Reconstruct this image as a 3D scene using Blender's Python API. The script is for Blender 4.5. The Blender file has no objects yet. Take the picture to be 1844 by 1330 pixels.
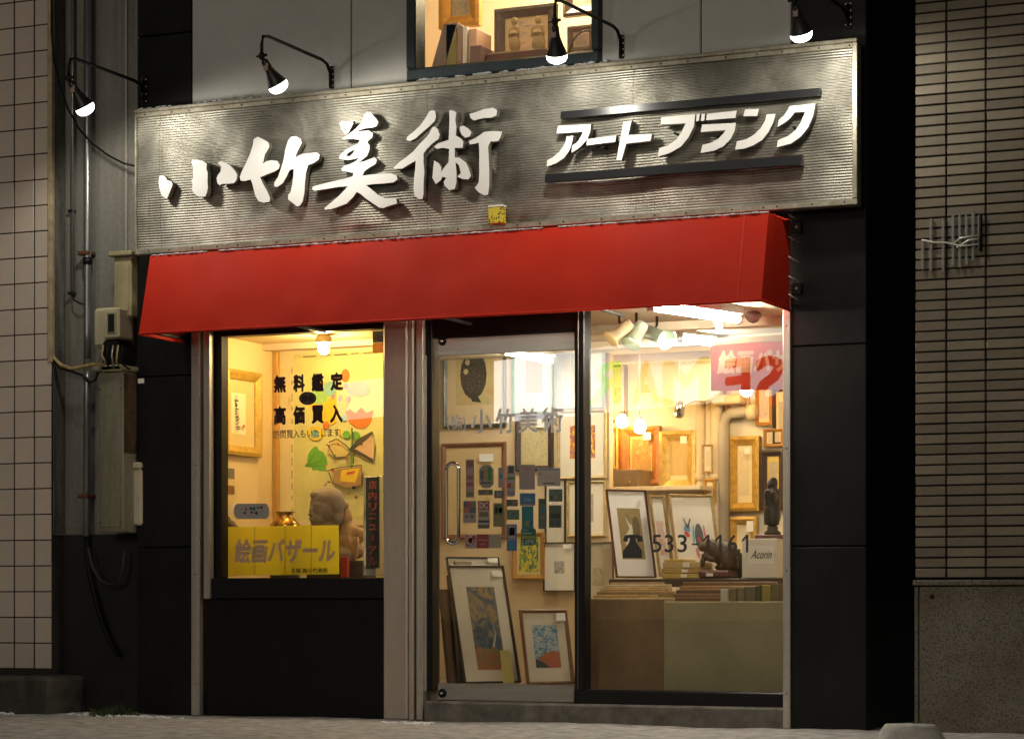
import bpy, bmesh, math, random
from mathutils import Vector, Matrix, noise
R = math.radians
random.seed(7)
sc = bpy.context.scene
C = sc.collection

# ------------------------------------------------------------------ camera
FPX, CX, CY = 4354.0, 922.0, 1085.0          # photo pixels: focal length, vanishing centre
TH = math.atan(FPX / 9570.0)                 # turn of the camera against the shop front
Z0 = 13.19                                   # metres to the shop front
EYE = 0.65
FW = Vector((-math.sin(TH), math.cos(TH), 0)); RT = Vector((math.cos(TH), math.sin(TH), 0))
CAM = Vector((0, 0, EYE)) - Z0 * FW
cd = bpy.data.cameras.new('camera'); cam = bpy.data.objects.new('camera', cd); C.objects.link(cam)
cam.location = CAM; cam.rotation_euler = (math.pi / 2, 0, TH)
cd.sensor_fit = 'HORIZONTAL'; cd.sensor_width = 36; cd.lens = FPX / 1844 * 36
cd.shift_y = (CY - 665) / 1844; cd.clip_end = 500
sc.camera = cam

# ------------------------------------------------------------------ night sky, dim street light, exposure
SUN_EL, SUN_AZ = R(16), R(6)
w = bpy.data.worlds.new('World'); sc.world = w; w.use_nodes = True
nt = w.node_tree; bg = nt.nodes['Background']
sky = nt.nodes.new('ShaderNodeTexSky'); sky.sky_type = 'NISHITA'; sky.sun_disc = False
sky.sun_elevation = SUN_EL; sky.sun_rotation = math.pi - SUN_AZ
nt.links.new(sky.outputs['Color'], bg.inputs['Color']); bg.inputs['Strength'].default_value = 0.010
sd = bpy.data.lights.new('street_glow', 'SUN'); so = bpy.data.objects.new('street_glow', sd); C.objects.link(so)
sd.energy = 0.26; sd.angle = R(9); sd.color = (1.0, 0.86, 0.68)
tosun = Vector((math.sin(SUN_AZ) * math.cos(SUN_EL), -math.cos(SUN_AZ) * math.cos(SUN_EL), math.sin(SUN_EL)))
so.rotation_euler = tosun.to_track_quat('Z', 'Y').to_euler(); so.location = (3, -8, 6)
sc.view_settings.view_transform = 'Standard'; sc.view_settings.look = 'None'
sc.view_settings.exposure = 0.0; sc.view_settings.gamma = 1.0; sc.view_settings.use_curve_mapping = False
sc.render.engine = 'CYCLES'; sc.cycles.use_denoising = True
sc.cycles.max_bounces = 8; sc.cycles.transparent_max_bounces = 16; sc.cycles.sample_clamp_indirect = 8

# ------------------------------------------------------------------ pixel -> place
def ray(px, py):
    return FW + RT * ((px - CX) / FPX) + Vector((0, 0, (CY - py) / FPX))
def at(px, py, Y=0.0):
    d = ray(px, py); return CAM + d * ((Y - CAM.y) / d.y)
def atX(px, py, X):
    d = ray(px, py); return CAM + d * ((X - CAM.x) / d.x)
def xa(px, Y=0.0): return at(px, CY, Y).x
def za(px, py, Y=0.0): return at(px, py, Y).z
def S(px, Y=0.0):                            # photo pixels per metre there
    return FPX / ((at(px, CY, Y) - CAM).dot(FW))

# ------------------------------------------------------------------ materials
MATS = {}
def mat(name, col, rough=.6, metal=0., var=.15, scale=8., bump=0., bscale=None, emit=None, estr=0., spec=.5, col2=None, coat=0.):
    if name in MATS: return MATS[name]
    m = bpy.data.materials.new(name); m.use_nodes = True; MATS[name] = m
    t = m.node_tree; b = t.nodes['Principled BSDF']
    b.inputs['Roughness'].default_value = rough; b.inputs['Metallic'].default_value = metal
    b.inputs['Specular IOR Level'].default_value = spec; b.inputs['Coat Weight'].default_value = coat
    c = (*col, 1)
    tc = t.nodes.new('ShaderNodeTexCoord')
    if var > 0 or col2:
        n = t.nodes.new('ShaderNodeTexNoise'); n.inputs['Scale'].default_value = scale; n.inputs['Detail'].default_value = 6
        n.inputs['Roughness'].default_value = .65
        t.links.new(tc.outputs['Object'], n.inputs['Vector'])
        r = t.nodes.new('ShaderNodeValToRGB')
        r.color_ramp.elements[0].position = .32; r.color_ramp.elements[1].position = .70
        c2 = col2 or tuple(min(1, x * (1 + var)) for x in col)
        c1 = tuple(x * (1 - var) for x in col)
        r.color_ramp.elements[0].color = (*c1, 1); r.color_ramp.elements[1].color = (*c2, 1)
        t.links.new(n.outputs['Fac'], r.inputs['Fac']); t.links.new(r.outputs['Color'], b.inputs['Base Color'])
    else:
        b.inputs['Base Color'].default_value = c
    if bump > 0:
        n2 = t.nodes.new('ShaderNodeTexNoise'); n2.inputs['Scale'].default_value = bscale or scale * 6; n2.inputs['Detail'].default_value = 5
        t.links.new(tc.outputs['Object'], n2.inputs['Vector'])
        bp = t.nodes.new('ShaderNodeBump'); bp.inputs['Strength'].default_value = bump; bp.inputs['Distance'].default_value = .004
        t.links.new(n2.outputs['Fac'], bp.inputs['Height']); t.links.new(bp.outputs['Normal'], b.inputs['Normal'])
    if emit:
        b.inputs['Emission Color'].default_value = (*emit, 1); b.inputs['Emission Strength'].default_value = estr
    return m

def streaky(name, col, dirt, rough=.6, metal=0., sx=9., sz=.7, lo=.42, hi=.72, bump=.15, bscale=60, fine=40.):
    """painted or bare surface with run-down dirt streaks"""
    if name in MATS: return MATS[name]
    m = bpy.data.materials.new(name); m.use_nodes = True; MATS[name] = m
    t = m.node_tree; b = t.nodes['Principled BSDF']
    b.inputs['Roughness'].default_value = rough; b.inputs['Metallic'].default_value = metal
    if max(col) < .02: b.inputs['Specular IOR Level'].default_value = .22
    tc = t.nodes.new('ShaderNodeTexCoord'); mp = t.nodes.new('ShaderNodeMapping')
    mp.inputs['Scale'].default_value = (sx, sx, sz); t.links.new(tc.outputs['Object'], mp.inputs['Vector'])
    n = t.nodes.new('ShaderNodeTexNoise'); n.inputs['Scale'].default_value = 1.; n.inputs['Detail'].default_value = 8; n.inputs['Roughness'].default_value = .7
    t.links.new(mp.outputs['Vector'], n.inputs['Vector'])
    n3 = t.nodes.new('ShaderNodeTexNoise'); n3.inputs['Scale'].default_value = fine; n3.inputs['Detail'].default_value = 4
    t.links.new(tc.outputs['Object'], n3.inputs['Vector'])
    ad = t.nodes.new('ShaderNodeMath'); ad.operation = 'MULTIPLY_ADD'; ad.inputs[1].default_value = .25
    t.links.new(n3.outputs['Fac'], ad.inputs[0]); t.links.new(n.outputs['Fac'], ad.inputs[2])
    r = t.nodes.new('ShaderNodeValToRGB'); r.color_ramp.elements[0].position = lo + .12; r.color_ramp.elements[1].position = hi + .12
    r.color_ramp.elements[0].color = (*dirt, 1); r.color_ramp.elements[1].color = (*col, 1)
    t.links.new(ad.outputs[0], r.inputs['Fac']); t.links.new(r.outputs['Color'], b.inputs['Base Color'])
    bp = t.nodes.new('ShaderNodeBump'); bp.inputs['Strength'].default_value = bump; bp.inputs['Distance'].default_value = .003
    n2 = t.nodes.new('ShaderNodeTexNoise'); n2.inputs['Scale'].default_value = bscale; t.links.new(tc.outputs['Object'], n2.inputs['Vector'])
    t.links.new(n2.outputs['Fac'], bp.inputs['Height']); t.links.new(bp.outputs['Normal'], b.inputs['Normal'])
    return m

def emis(name, col, strength):
    if name in MATS: return MATS[name]
    m = bpy.data.materials.new(name); m.use_nodes = True; MATS[name] = m
    t = m.node_tree; t.nodes.remove(t.nodes['Principled BSDF'])
    e = t.nodes.new('ShaderNodeEmission'); e.inputs['Color'].default_value = (*col, 1); e.inputs['Strength'].default_value = strength
    t.links.new(e.outputs[0], t.nodes['Material Output'].inputs['Surface']); return m

def glass(name, ior=1.75, tint=(1, 1, 1), rough=0.):
    m = bpy.data.materials.new(name); m.use_nodes = True; MATS[name] = m
    t = m.node_tree; t.nodes.remove(t.nodes['Principled BSDF'])
    tr = t.nodes.new('ShaderNodeBsdfTransparent'); tr.inputs['Color'].default_value = (*tint, 1)
    gl = t.nodes.new('ShaderNodeBsdfGlossy'); gl.inputs['Roughness'].default_value = rough
    fr = t.nodes.new('ShaderNodeFresnel'); fr.inputs['IOR'].default_value = ior
    mx = t.nodes.new('ShaderNodeMixShader'); t.links.new(fr.outputs[0], mx.inputs[0])
    t.links.new(tr.outputs[0], mx.inputs[1]); t.links.new(gl.outputs[0], mx.inputs[2])
    t.links.new(mx.outputs[0], t.nodes['Material Output'].inputs['Surface']); return m

def paper(name, col, back=.55):
    """thin sheet that also lets light from behind glow through"""
    m = mat(name, col, .8, var=.06, scale=5); t = m.node_tree; b = t.nodes['Principled BSDF']
    tl = t.nodes.new('ShaderNodeBsdfTranslucent'); tl.inputs['Color'].default_value = (*col, 1)
    mx = t.nodes.new('ShaderNodeMixShader'); mx.inputs[0].default_value = back
    t.links.new(b.outputs[0], mx.inputs[1]); t.links.new(tl.outputs[0], mx.inputs[2]); t.links.new(mx.outputs[0], t.nodes['Material Output'].inputs['Surface']); return m
GLASS = glass('window_glass', 1.75, (.96, .97, .95))
ACRYL = glass('clear_acrylic', 1.9, (.95, .97, .96), .05)
t_ = ACRYL.node_tree; d_ = t_.nodes.new('ShaderNodeBsdfDiffuse'); d_.inputs['Color'].default_value = (.75, .75, .72, 1); m_ = t_.nodes.new('ShaderNodeMixShader'); m_.inputs[0].default_value = .20
o_ = t_.nodes['Material Output']; t_.links.new(o_.inputs['Surface'].links[0].from_socket, m_.inputs[1]); t_.links.new(d_.outputs[0], m_.inputs[2]); t_.links.new(m_.outputs[0], o_.inputs['Surface'])
def art(name, cols, scale=6., dist=1.5, stretch=(1, 1, 1)):
    if name in MATS: return MATS[name]
    m = bpy.data.materials.new(name); m.use_nodes = True; MATS[name] = m
    t = m.node_tree; b = t.nodes['Principled BSDF']; b.inputs['Roughness'].default_value = .75
    tc = t.nodes.new('ShaderNodeTexCoord'); mp = t.nodes.new('ShaderNodeMapping'); mp.inputs['Scale'].default_value = stretch
    t.links.new(tc.outputs['Generated'], mp.inputs['Vector'])
    n = t.nodes.new('ShaderNodeTexNoise'); n.inputs['Scale'].default_value = scale; n.inputs['Detail'].default_value = 5; n.inputs['Distortion'].default_value = dist
    t.links.new(mp.outputs['Vector'], n.inputs['Vector'])
    r = t.nodes.new('ShaderNodeValToRGB'); els = r.color_ramp.elements
    k = len(cols)
    els[0].position = .30; els[0].color = (*cols[0], 1); els[1].position = .70; els[1].color = (*cols[-1], 1)
    for i in range(1, k - 1):
        e = els.new(.30 + .40 * i / (k - 1)); e.color = (*cols[i], 1)
    t.links.new(n.outputs['Fac'], r.inputs['Fac']); t.links.new(r.outputs['Color'], b.inputs['Base Color']); return m

# ------------------------------------------------------------------ object helpers
LOC = {}
def tag(o, label=None, cat=None, group=None, kind=None):
    if label: o['label'] = label
    if cat: o['category'] = cat
    if group: o['group'] = group
    if kind: o['kind'] = kind
    return o
def thing(name, label, cat, loc=(0, 0, 0), group=None):
    o = bpy.data.objects.new(name, None); C.objects.link(o); o.location = loc; o.empty_display_size = .1
    LOC[o] = Vector(loc); return tag(o, label, cat, group)
def put(name, mesh, m, parent=None, kind=None):
    """link a world-space mesh as one object; under a parent it is moved into the parent's frame"""
    if parent is not None:
        l = LOC[parent]; mesh.transform(Matrix.Translation(-l))
    else:
        l = Vector((0, 0, 0))
    o = bpy.data.objects.new(name, mesh); C.objects.link(o)
    if parent is not None: o.parent = parent
    LOC[o] = l
    if m is not None:
        mesh.materials.clear()
        for q in (m if isinstance(m, (list, tuple)) else [m]): mesh.materials.append(q)
    if kind: o['kind'] = kind
    return o

class MB:
    def __init__(s): s.bm = bmesh.new()
    def box(s, x0, x1, y0, y1, z0, z1, bev=0.):
        g = bmesh.ops.create_cube(s.bm, size=1, matrix=Matrix.Translation(((x0+x1)/2, (y0+y1)/2, (z0+z1)/2)) @ Matrix.Diagonal((abs(x1-x0), abs(y1-y0), abs(z1-z0), 1)))
        if bev > 0:
            es = list({e for v in g['verts'] for e in v.link_edges})
            bmesh.ops.bevel(s.bm, geom=es, offset=bev, segments=1, affect='EDGES', profile=.5)
        return s
    def tube(s, pts, r, seg=8, caps=True):
        pts = [Vector(p) for p in pts]; rs = r if isinstance(r, (list, tuple)) else [r] * len(pts)
        rings = []; up = Vector((.3, .5, .81)).normalized()
        for i, p in enumerate(pts):
            d = (pts[min(i + 1, len(pts) - 1)] - pts[max(i - 1, 0)]).normalized()
            a = d.cross(up)
            if a.length < 1e-3: a = d.cross(Vector((1, 0, 0)))
            a.normalize(); b = d.cross(a)
            rings.append([s.bm.verts.new(p + (a * math.cos(2*math.pi*k/seg) + b * math.sin(2*math.pi*k/seg)) * rs[i]) for k in range(seg)])
        for i in range(len(rings) - 1):
            for k in range(seg):
                f = s.bm.faces.new((rings[i][k], rings[i][(k+1) % seg], rings[i+1][(k+1) % seg], rings[i+1][k])); f.smooth = True
        if caps:
            s.bm.faces.new(rings[0][::-1]); s.bm.faces.new(rings[-1])
        return s
    def lathe(s, prof, base, axis=(0, 0, 1), seg=16, cap=True):
        """prof = [(radius, height)...] along axis"""
        ax = Vector(axis).normalized(); a = ax.cross(Vector((0, 1, 0)) if abs(ax.y) < .9 else Vector((1, 0, 0))).normalized(); b = ax.cross(a)
        base = Vector(base); rings = []
        for r, h in prof:
            rings.append([s.bm.verts.new(base + ax * h + (a * math.cos(2*math.pi*k/seg) + b * math.sin(2*math.pi*k/seg)) * max(r, 1e-4)) for k in range(seg)])
        for i in range(len(rings) - 1):
            for k in range(seg):
                f = s.bm.faces.new((rings[i][k], rings[i][(k+1) % seg], rings[i+1][(k+1) % seg], rings[i+1][k])); f.smooth = True
        if cap:
            s.bm.faces.new(rings[0][::-1]); s.bm.faces.new(rings[-1])
        return s
    def quad(s, *p, mi=0):
        f = s.bm.faces.new([s.bm.verts.new(q) for q in p]); f.material_index = mi; return s
    def mesh(s, name='m', smooth=False):
        bmesh.ops.recalc_face_normals(s.bm, faces=s.bm.faces)
        me = bpy.data.meshes.new(name); s.bm.to_mesh(me); s.bm.free()
        if smooth:
            for p in me.polygons: p.use_smooth = True
        return me
    def build(s, name, m, parent=None, kind=None, smooth=False):
        return put(name, s.mesh(name, smooth), m, parent, kind)
def bx(name, m, parent, x0, x1, y0, y1, z0, z1, bev=.002, kind=None):
    return MB().box(x0, x1, y0, y1, z0, z1, bev).build(name, m, parent, kind)

def curve_mesh(polys, ext, bevel=0.):
    """2D outlines -> solid mesh in local XY, extruded +-ext along Z"""
    c = bpy.data.curves.new('c', 'CURVE'); c.dimensions = '2D'; c.fill_mode = 'BOTH'; c.extrude = ext; c.bevel_depth = bevel; c.bevel_resolution = 0
    for P in polys:
        s = c.splines.new('POLY'); s.points.add(len(P) - 1); s.use_cyclic_u = True
        for p, q in zip(s.points, P): p.co = (q[0], q[1], 0, 1)
    o = bpy.data.objects.new('c', c); me = bpy.data.meshes.new_from_object(o)
    bpy.data.objects.remove(o); bpy.data.curves.remove(c); return me
UPRIGHT = Matrix(((1, 0, 0, 0), (0, 0, -1, 0), (0, 1, 0, 0), (0, 0, 0, 1)))   # local x,y,z -> world x,-z,y
def plate(pixpolys, Y, thick):
    """outlines given in photo pixels, standing in the plane Y as a solid of that thickness"""
    polys = [[(at(x, y, Y).x, at(x, y, Y).z) for x, y in P] for P in pixpolys]
    me = curve_mesh(polys, thick / 2); me.transform(Matrix.Translation((0, Y + thick / 2, 0)) @ UPRIGHT); return me
def text_mesh(body, ext=.0008, bold=0., shear=0., vertical=False, space=1.):
    c = bpy.data.curves.new('t', 'FONT'); c.body = '\n'.join(body) if vertical else body
    c.extrude = ext; c.shear = shear; c.resolution_u = 3; c.space_line = .95; c.space_character = space
    o = bpy.data.objects.new('t', c); me = bpy.data.meshes.new_from_object(o)
    bpy.data.objects.remove(o); bpy.data.curves.remove(c)
    if bold > 0:                                 # heavier strokes: the glyph repeated a hair apart
        bm = bmesh.new()
        for k in range(9):
            dx, dy = ((0, 0) if k == 0 else (math.cos(k * math.pi / 4) * bold, math.sin(k * math.pi / 4) * bold))
            n0 = len(bm.verts); bm.from_mesh(me); bm.verts.ensure_lookup_table()
            for v in bm.verts[n0:]: v.co.x += dx; v.co.y += dy; v.co.z += .03 * k
        bm.to_mesh(me); bm.free()
    return me
def write(name, body, px, Y, m, parent=None, bold=0., shear=0., thick=.0012, vertical=False, mirror=False, space=1., sheet=False):
    """letters filling the pixel box (x0,y0,x1,y1) in the plane Y; they follow the horizontals of the front"""
    x0, y0, x1, y1 = px
    me = text_mesh(body, 0. if sheet else 1., bold, shear, vertical, space)
    xs = [v.co.x for v in me.vertices]; ys = [v.co.y for v in me.vertices]
    ax, bx_ = min(xs), max(xs); ay, by = min(ys), max(ys)
    X0, X1 = xa(x0, Y), xa(x1, Y); zb, zt = za((x0+x1)/2, y1, Y), za((x0+x1)/2, y0, Y)
    for v in me.vertices:
        u = (v.co.x - ax) / (bx_ - ax); q = (v.co.y - ay) / (by - ay)
        if mirror: u = 1 - u
        v.co = (X0 + (X1 - X0) * u, Y - v.co.z * thick / 2, zb + (zt - zb) * q)
    if mirror: me.flip_normals()
    return put(name, me, m, parent)

def blob(parts, vox=.012, smooth=3):
    """one continuous surface grown from overlapping ellipsoids: (centre, radii[, euler])"""
    bm = bmesh.new()
    for p in parts:
        c, r = p[0], p[1]; rot = Matrix.Identity(4)
        if len(p) > 2:
            from mathutils import Euler
            rot = Euler([R(a) for a in p[2]]).to_matrix().to_4x4()
        bmesh.ops.create_icosphere(bm, subdivisions=3, radius=1, matrix=Matrix.Translation(c) @ rot @ Matrix.Diagonal((*r, 1)))
    me = bpy.data.meshes.new('b'); bm.to_mesh(me); bm.free()
    o = bpy.data.objects.new('b', me); C.objects.link(o)
    md = o.modifiers.new('r', 'REMESH'); md.mode = 'VOXEL'; md.voxel_size = vox
    ms = o.modifiers.new('s', 'SMOOTH'); ms.iterations = smooth; ms.factor = .5
    dg = bpy.context.evaluated_depsgraph_get(); dg.update()
    out = bpy.data.meshes.new_from_object(o.evaluated_get(dg))
    bpy.data.objects.remove(o); bpy.data.meshes.remove(me)
    for p in out.polygons: p.use_smooth = True
    return out

# ================================================================== common materials
BLACK = streaky('black_granite', (.011, .011, .0105), (.0035, .0035, .0033), rough=.46, sx=3, sz=2, bump=.25, bscale=120)
BLACKP = mat('black_paint', (.0045, .0045, .0045), .55, var=.3, scale=5, bump=.1, spec=.2)
DKFRAME = mat('dark_bronze_frame', (.006, .0055, .005), .4, .2, var=.2, scale=4, spec=.3)
ALU = streaky('aluminium_trim', (.60, .55, .47), (.42, .38, .32), rough=.38, metal=.55, sx=14, sz=.5, bump=.05)
GREYP = streaky('grey_pillar_cover', (.52, .45, .375), (.42, .36, .29), rough=.5, sx=6, sz=.8, bump=.05)
WALLP = streaky('pale_wall_panel', (.52, .52, .485), (.42, .42, .385), rough=.5, sx=2.0, sz=1.4, lo=.25, hi=.6, bump=.06)
CREAM = mat('cream_wallpaper', (.78, .70, .55), .8, var=.05, scale=3, bump=.05, bscale=40)
CREAMW = mat('warm_board', (.62, .47, .27), .75, var=.08, scale=3)
CEILM = mat('ceiling_board', (.62, .52, .38), .8, var=.08, scale=2)
WOODF = mat('brown_wood', (.20, .085, .03), .45, var=.35, scale=14)
GOLD = mat('gold_leaf', (.62, .38, .08), .35, .65, var=.25, scale=30, bump=.4, bscale=90)
SNOW = mat('old_snow', (.78, .79, .80), .6, var=.1, scale=40, bump=.6, bscale=60)
WHITE = mat('white_paper', (.80, .77, .70), .8, var=.03)
METALB = mat('black_lamp_metal', (.014, .013, .012), .45, .5, var=.2)

# ================================================================== THE SETTING
# pavement and road: one sheet each
bm = MB()
def groundz(x, y): return .010 * noise.noise(Vector((x * 1.3, y * 1.3, 0))) + .005 * noise.noise(Vector((x * 6, y * 6, 2)))
nx, ny = 260, 110
xs = [-6 + 12 * i / nx for i in range(nx + 1)]; ys = [-3.0 + 4.0 * j / ny for j in range(ny + 1)]
vv = [[bm.bm.verts.new((x, y, groundz(x, y))) for x in xs] for y in ys]
for j in range(ny):
    for i in range(nx):
        f = bm.bm.faces.new((vv[j][i], vv[j][i+1], vv[j+1][i+1], vv[j+1][i])); f.smooth = True
PAVE = mat('worn_concrete_pavement', (.42, .40, .37), .75, var=.5, scale=11, bump=1., bscale=70)
bm.build('pavement', PAVE, None, 'structure')
g = MB(); g.quad((-80, -80, -.03), (80, -80, -.03), (80, 60, -.03), (-80, 60, -.03))
g.build('road', mat('asphalt', (.05, .05, .05), .8, var=.2, scale=3), None, 'structure')

# ---------------- shop building
ZT = 4.6                                        # the front goes on above the picture
xl, xr = xa(247), xa(1560)
xo0, xo1 = xa(345), xa(1425)                    # opening between the pilasters
B = thing('shop_building', 'two storey art shop with black stone pilasters and lit display windows', 'shop', (xl, 0, 0))
def slabs(x0, x1, px, ys):
    zs = [-.05] + sorted(za(px, y) for y in ys) + [ZT]
    for a, b in zip(zs[:-1], zs[1:]):
        bx('stone_slab', BLACK, B, x0, x1, -.0, .05, a + .003, b - .003, .004)
slabs(xl, xo0, 300, (985, 677, 330, 62))
slabs(xo1, xr, 1490, (983, 621, 250))
bx('pilaster_core', BLACKP, B, xl + .001, xo0 - .001, .051, .25, 0, ZT, 0)
bx('pilaster_core', BLACKP, B, xo1 - .004, xr - .001, .051, .25, 0, ZT, 0)
bx('side_wall', BLACKP, B, xl, xl + .1, .25, 6, 0, ZT)
bx('side_wall', BLACKP, B, xr - .1, xr, .25, 6, 0, ZT)
bx('rear_wall', BLACKP, B, xl + .1, xr - .1, 3.4, 3.5, 0, ZT)
zhead = za(894, 560) + .02                      # soffit of the shop opening
zlint = za(894, 300)
bx('lintel', BLACKP, B, xo0, xo1, .02, .25, zhead, zlint)
# upper wall of pale panels round the upstairs window
w20, w21 = xa(735), xa(1083); zw2 = za(909, 133)
pj = [xo0, xa(632), w20]
for a, b in zip(pj[:-1], pj[1:]): bx('wall_panel', WALLP, B, a + .003, b - .003, .0, .12, zlint + .002, ZT, .006)
bx('wall_panel', WALLP, B, w20 + .001, w21 - .001, .0, .12, zlint + .002, zw2, .006)
pj = [w21, xa(1262), xo1]
for a, b in zip(pj[:-1], pj[1:]): bx('wall_panel', WALLP, B, a + .003, b - .003, .0, .12, zlint + .002, ZT, .006)
# upstairs window
FR2 = mat('slate_blue_window_frame', (.035, .050, .055), .4, .3, var=.15)
wf = bx('window_frame', FR2, B, w20, w21, -.03, .10, zw2, zw2 + .075, .012)
bx('window_stile', FR2, wf, w20, w20 + .06, -.03, .10, zw2 + .0755, ZT, .008)
bx('window_stile', FR2, wf, w21 - .05, w21, -.03, .10, zw2 + .0755, ZT, .008)
g = MB(); g.quad((w20 + .06, .05, zw2 + .07), (w21 - .05, .05, zw2 + .07), (w21 - .05, .05, ZT), (w20 + .06, .05, ZT)); g.build('pane', GLASS, wf)
bx('window_sill', mat('sill_white', (.6, .6, .57), .6, var=.3, scale=20), wf, w20 - .02, w21 + .03, -.045, .0, zw2 - .022, zw2 - .002, .004)
# upstairs room
z2 = zw2 - .02
CR2 = mat('upstairs_wall', (.80, .66, .47), .8, var=.04)
rm = MB(); a, b, d = w20 - 1.6, w21 + .5, 1.5
rm.quad((a, d, z2), (b, d, z2), (b, d, ZT), (a, d, ZT)); rm.quad((a, .13, z2), (a, d, z2), (a, d, ZT), (a, .13, ZT)); rm.quad((b, .13, z2), (b, d, z2), (b, d, ZT), (b, .13, ZT))
rm.build('upstairs_room_wall', CR2, B)
bx('upstairs_floor', CREAMW, B, a, b, .13, d, z2 - .06, z2 - .003)
bx('upstairs_ceiling', CEILM, B, a, b, .0, d, ZT + .002, ZT + .06)
# ground floor shell: floor, ceiling, walls
FZ = .16; CZ = za(1230, 552, .15)
bx('shop_floor', mat('shop_floor_tile', (.25, .2, .15), .5, var=.2), B, xl + .1, xr - .1, .13, 3.4, -.02, FZ)
bx('shop_ceiling', CEILM, B, xl + .1, xr - .1, .13, 3.4, CZ, CZ + .1)
rm = MB(); a, b, d = xl + .12, xr - .12, 3.0
rm.quad((a, d, FZ), (b, d, FZ), (b, d, CZ), (a, d, CZ)); rm.quad((a, .26, FZ), (a, d, FZ), (a, d, CZ), (a, .26, CZ)); rm.quad((b, .26, FZ), (b, d, FZ), (b, d, CZ), (b, .26, CZ))
rm.build('shop_room_wall', CREAM, B)
for k in range(3):                              # ceiling battens
    y = .75 + .8 * k; bx('ceiling_beam', CEILM, B, xl + .13, xr - .13, y, y + .09, CZ - .05, CZ - .001)
# display window left
lw0, lw1 = xa(405, .1), xa(690)
zls, zlt = za(548, 1040, .1), za(548, 600, .1)
bx('stall_riser', BLACKP, B, xa(366), lw1, .03, .12, 0, za(530, 1078), .006)
f = bx('window_frame', DKFRAME, B, xa(378, .03), lw1, .02, .14, za(530, 1078) + .002, zls, .006)
bx('window_stile', DKFRAME, f, xa(376, .06), lw0, .06, .14, zls + .001, zlt + .15, .004)
bx('window_head', DKFRAME, f, lw0 + .001, lw1, .05, .14, zlt, zhead + .02, .004)
g = MB(); g.quad((lw0, .10, zls), (lw1, .10, zls), (lw1, .10, zlt), (lw0, .10, zlt)); g.build('pane', GLASS, f)
bx('sill_light_stop', BLACKP, B, xa(366), lw1, .141, .15, .0, zls - .01, 0)  # unseen board added to stop shop light leaking through the sill gap
# jamb channels, pillar
def screwed(x0, x1, y0, y1, z0, z1, m, name='jamb_trim'):
    o = bx(name, m, B, x0, x1, y0, y1, z0, z1, .003); s = MB()
    for k in range(4):
        s.lathe([(.004, 0), (.004, .002)], ((x0+x1)/2, y0, z0 + (z1-z0) * (.08 + .28 * k)), (0, -1, 0), 8)
    s.build('screw', BLACKP, o)
screwed(xa(346), xa(361), -.012, .03, za(353, 1287), zhead, ALU)
bx('jamb_trim', ALU, B, xa(366.5), xa(377), .0, .05, za(530, 1078) + .003, zhead, .002)
screwed(xa(1411), xa(1424.5), -.012, .05, -.0, zhead, ALU)
bx('pillar', GREYP, B, xa(690.5), xa(733), -.004, .20, .0, zhead, .008)
bx('pillar_trim', GREYP, B, xa(734), xa(741), .012, .12, .0, zhead, .003)
bx('pillar_trim', ALU, B, xa(745), xa(757), .03, .13, .0, zhead, .003)
# door frame, mullion, shop window right
MULL0, MULL1 = xa(1038, .08), xa(1056, .08)
bx('door_post', DKFRAME, B, xa(757.5, .06), xa(778, .06), .06, .16, FZ, zhead, .004)
bx('door_post', ALU, B, xa(763, .055), xa(768, .055), .052, .0598, FZ, za(766, 640, .05), .001)
zdh = za(910, 603, .08)
bx('door_head', DKFRAME, B, xa(779, .06), MULL0 - .001, .06, .17, zdh, zhead + .02, .004)
bx('mullion', DKFRAME, B, MULL0, MULL1, .05, .15, za(1040, 1245, .05), zhead + .02, .006)
bx('mullion_edge', mat('mullion_strip', (.10, .085, .065), .35, .6, var=.1), B, MULL0 + .018, MULL0 + .026, .046, .0499, za(1040, 1245, .05), zhead, .001)
rw0, rw1 = MULL1, xo1 - .005
zrs = za(1230, 1243, .08)
f = bx('window_frame', DKFRAME, B, rw0 - .06, rw1, .04, .15, zrs - .10, zrs, .008)
g = MB(); g.quad((rw0, .09, zrs), (rw1, .09, zrs), (rw1, .09, zhead), (rw0, .09, zhead)); g.build('pane', GLASS, f)
st = MB(); zst = za(900, 1264, .0)
st.box(xa(762), xo1 - .012, -.0, .3, -.02, zst, .012)
CONC = mat('old_concrete', (.16, .15, .125), .85, var=.45, scale=9, bump=1., bscale=30)
st.build('door_step', CONC, B)

# ---------------- glass door
dx0, dx1 = xa(780, .10), xa(1037, .10)
zdt, zdb = za(908, 604, .10), za(908, 1262, .10)
D = thing('glass_door', 'frameless glass swing door with steel rails left of the wide window', 'door', (dx0, .1, zdb))
RAILM = streaky('brushed_steel_rail', (.50, .48, .42), (.40, .38, .33), rough=.26, metal=.7, sx=2, sz=40, bump=.03)
zr1 = za(908, 636, .10); zr2 = za(908, 1231, .10)
bx('top_rail', RAILM, D, dx0 + .035, dx1, .085, .115, zr1, zdt, .003)
bx('bottom_rail', RAILM, D, dx0 + .035, dx1, .085, .115, zdb, zr2, .003)
g = MB(); g.box(dx0 + .012, dx1 - .002, .098, .102, zr2 + .001, zr1 - .001); g.build('pane', GLASS, D)
bx('edge_seal', mat('clear_edge_strip', (.62, .6, .55), .25, .3, var=.05), D, dx0 + .004, dx0 + .011, .09, .11, zr2, zr1, .001)
for px, py in ((797, 614), (797, 1247)):
    c = at(px, py, .085)
    h = MB().lathe([(.024, 0), (.026, .004), (.022, .010), (.008, .016)], c, (0, -1, 0), 16).build('hinge_cap', METALB, D)
    MB().lathe([(.010, .010), (.010, .018), (.004, .020)], c, (0, -1, 0), 10).build('hinge_pin', mat('chrome', (.75, .72, .68), .12, 1, var=0), h)
CHROME = MATS['chrome']
hx0, hx1 = xa(799, .02), xa(821, .02)
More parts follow.
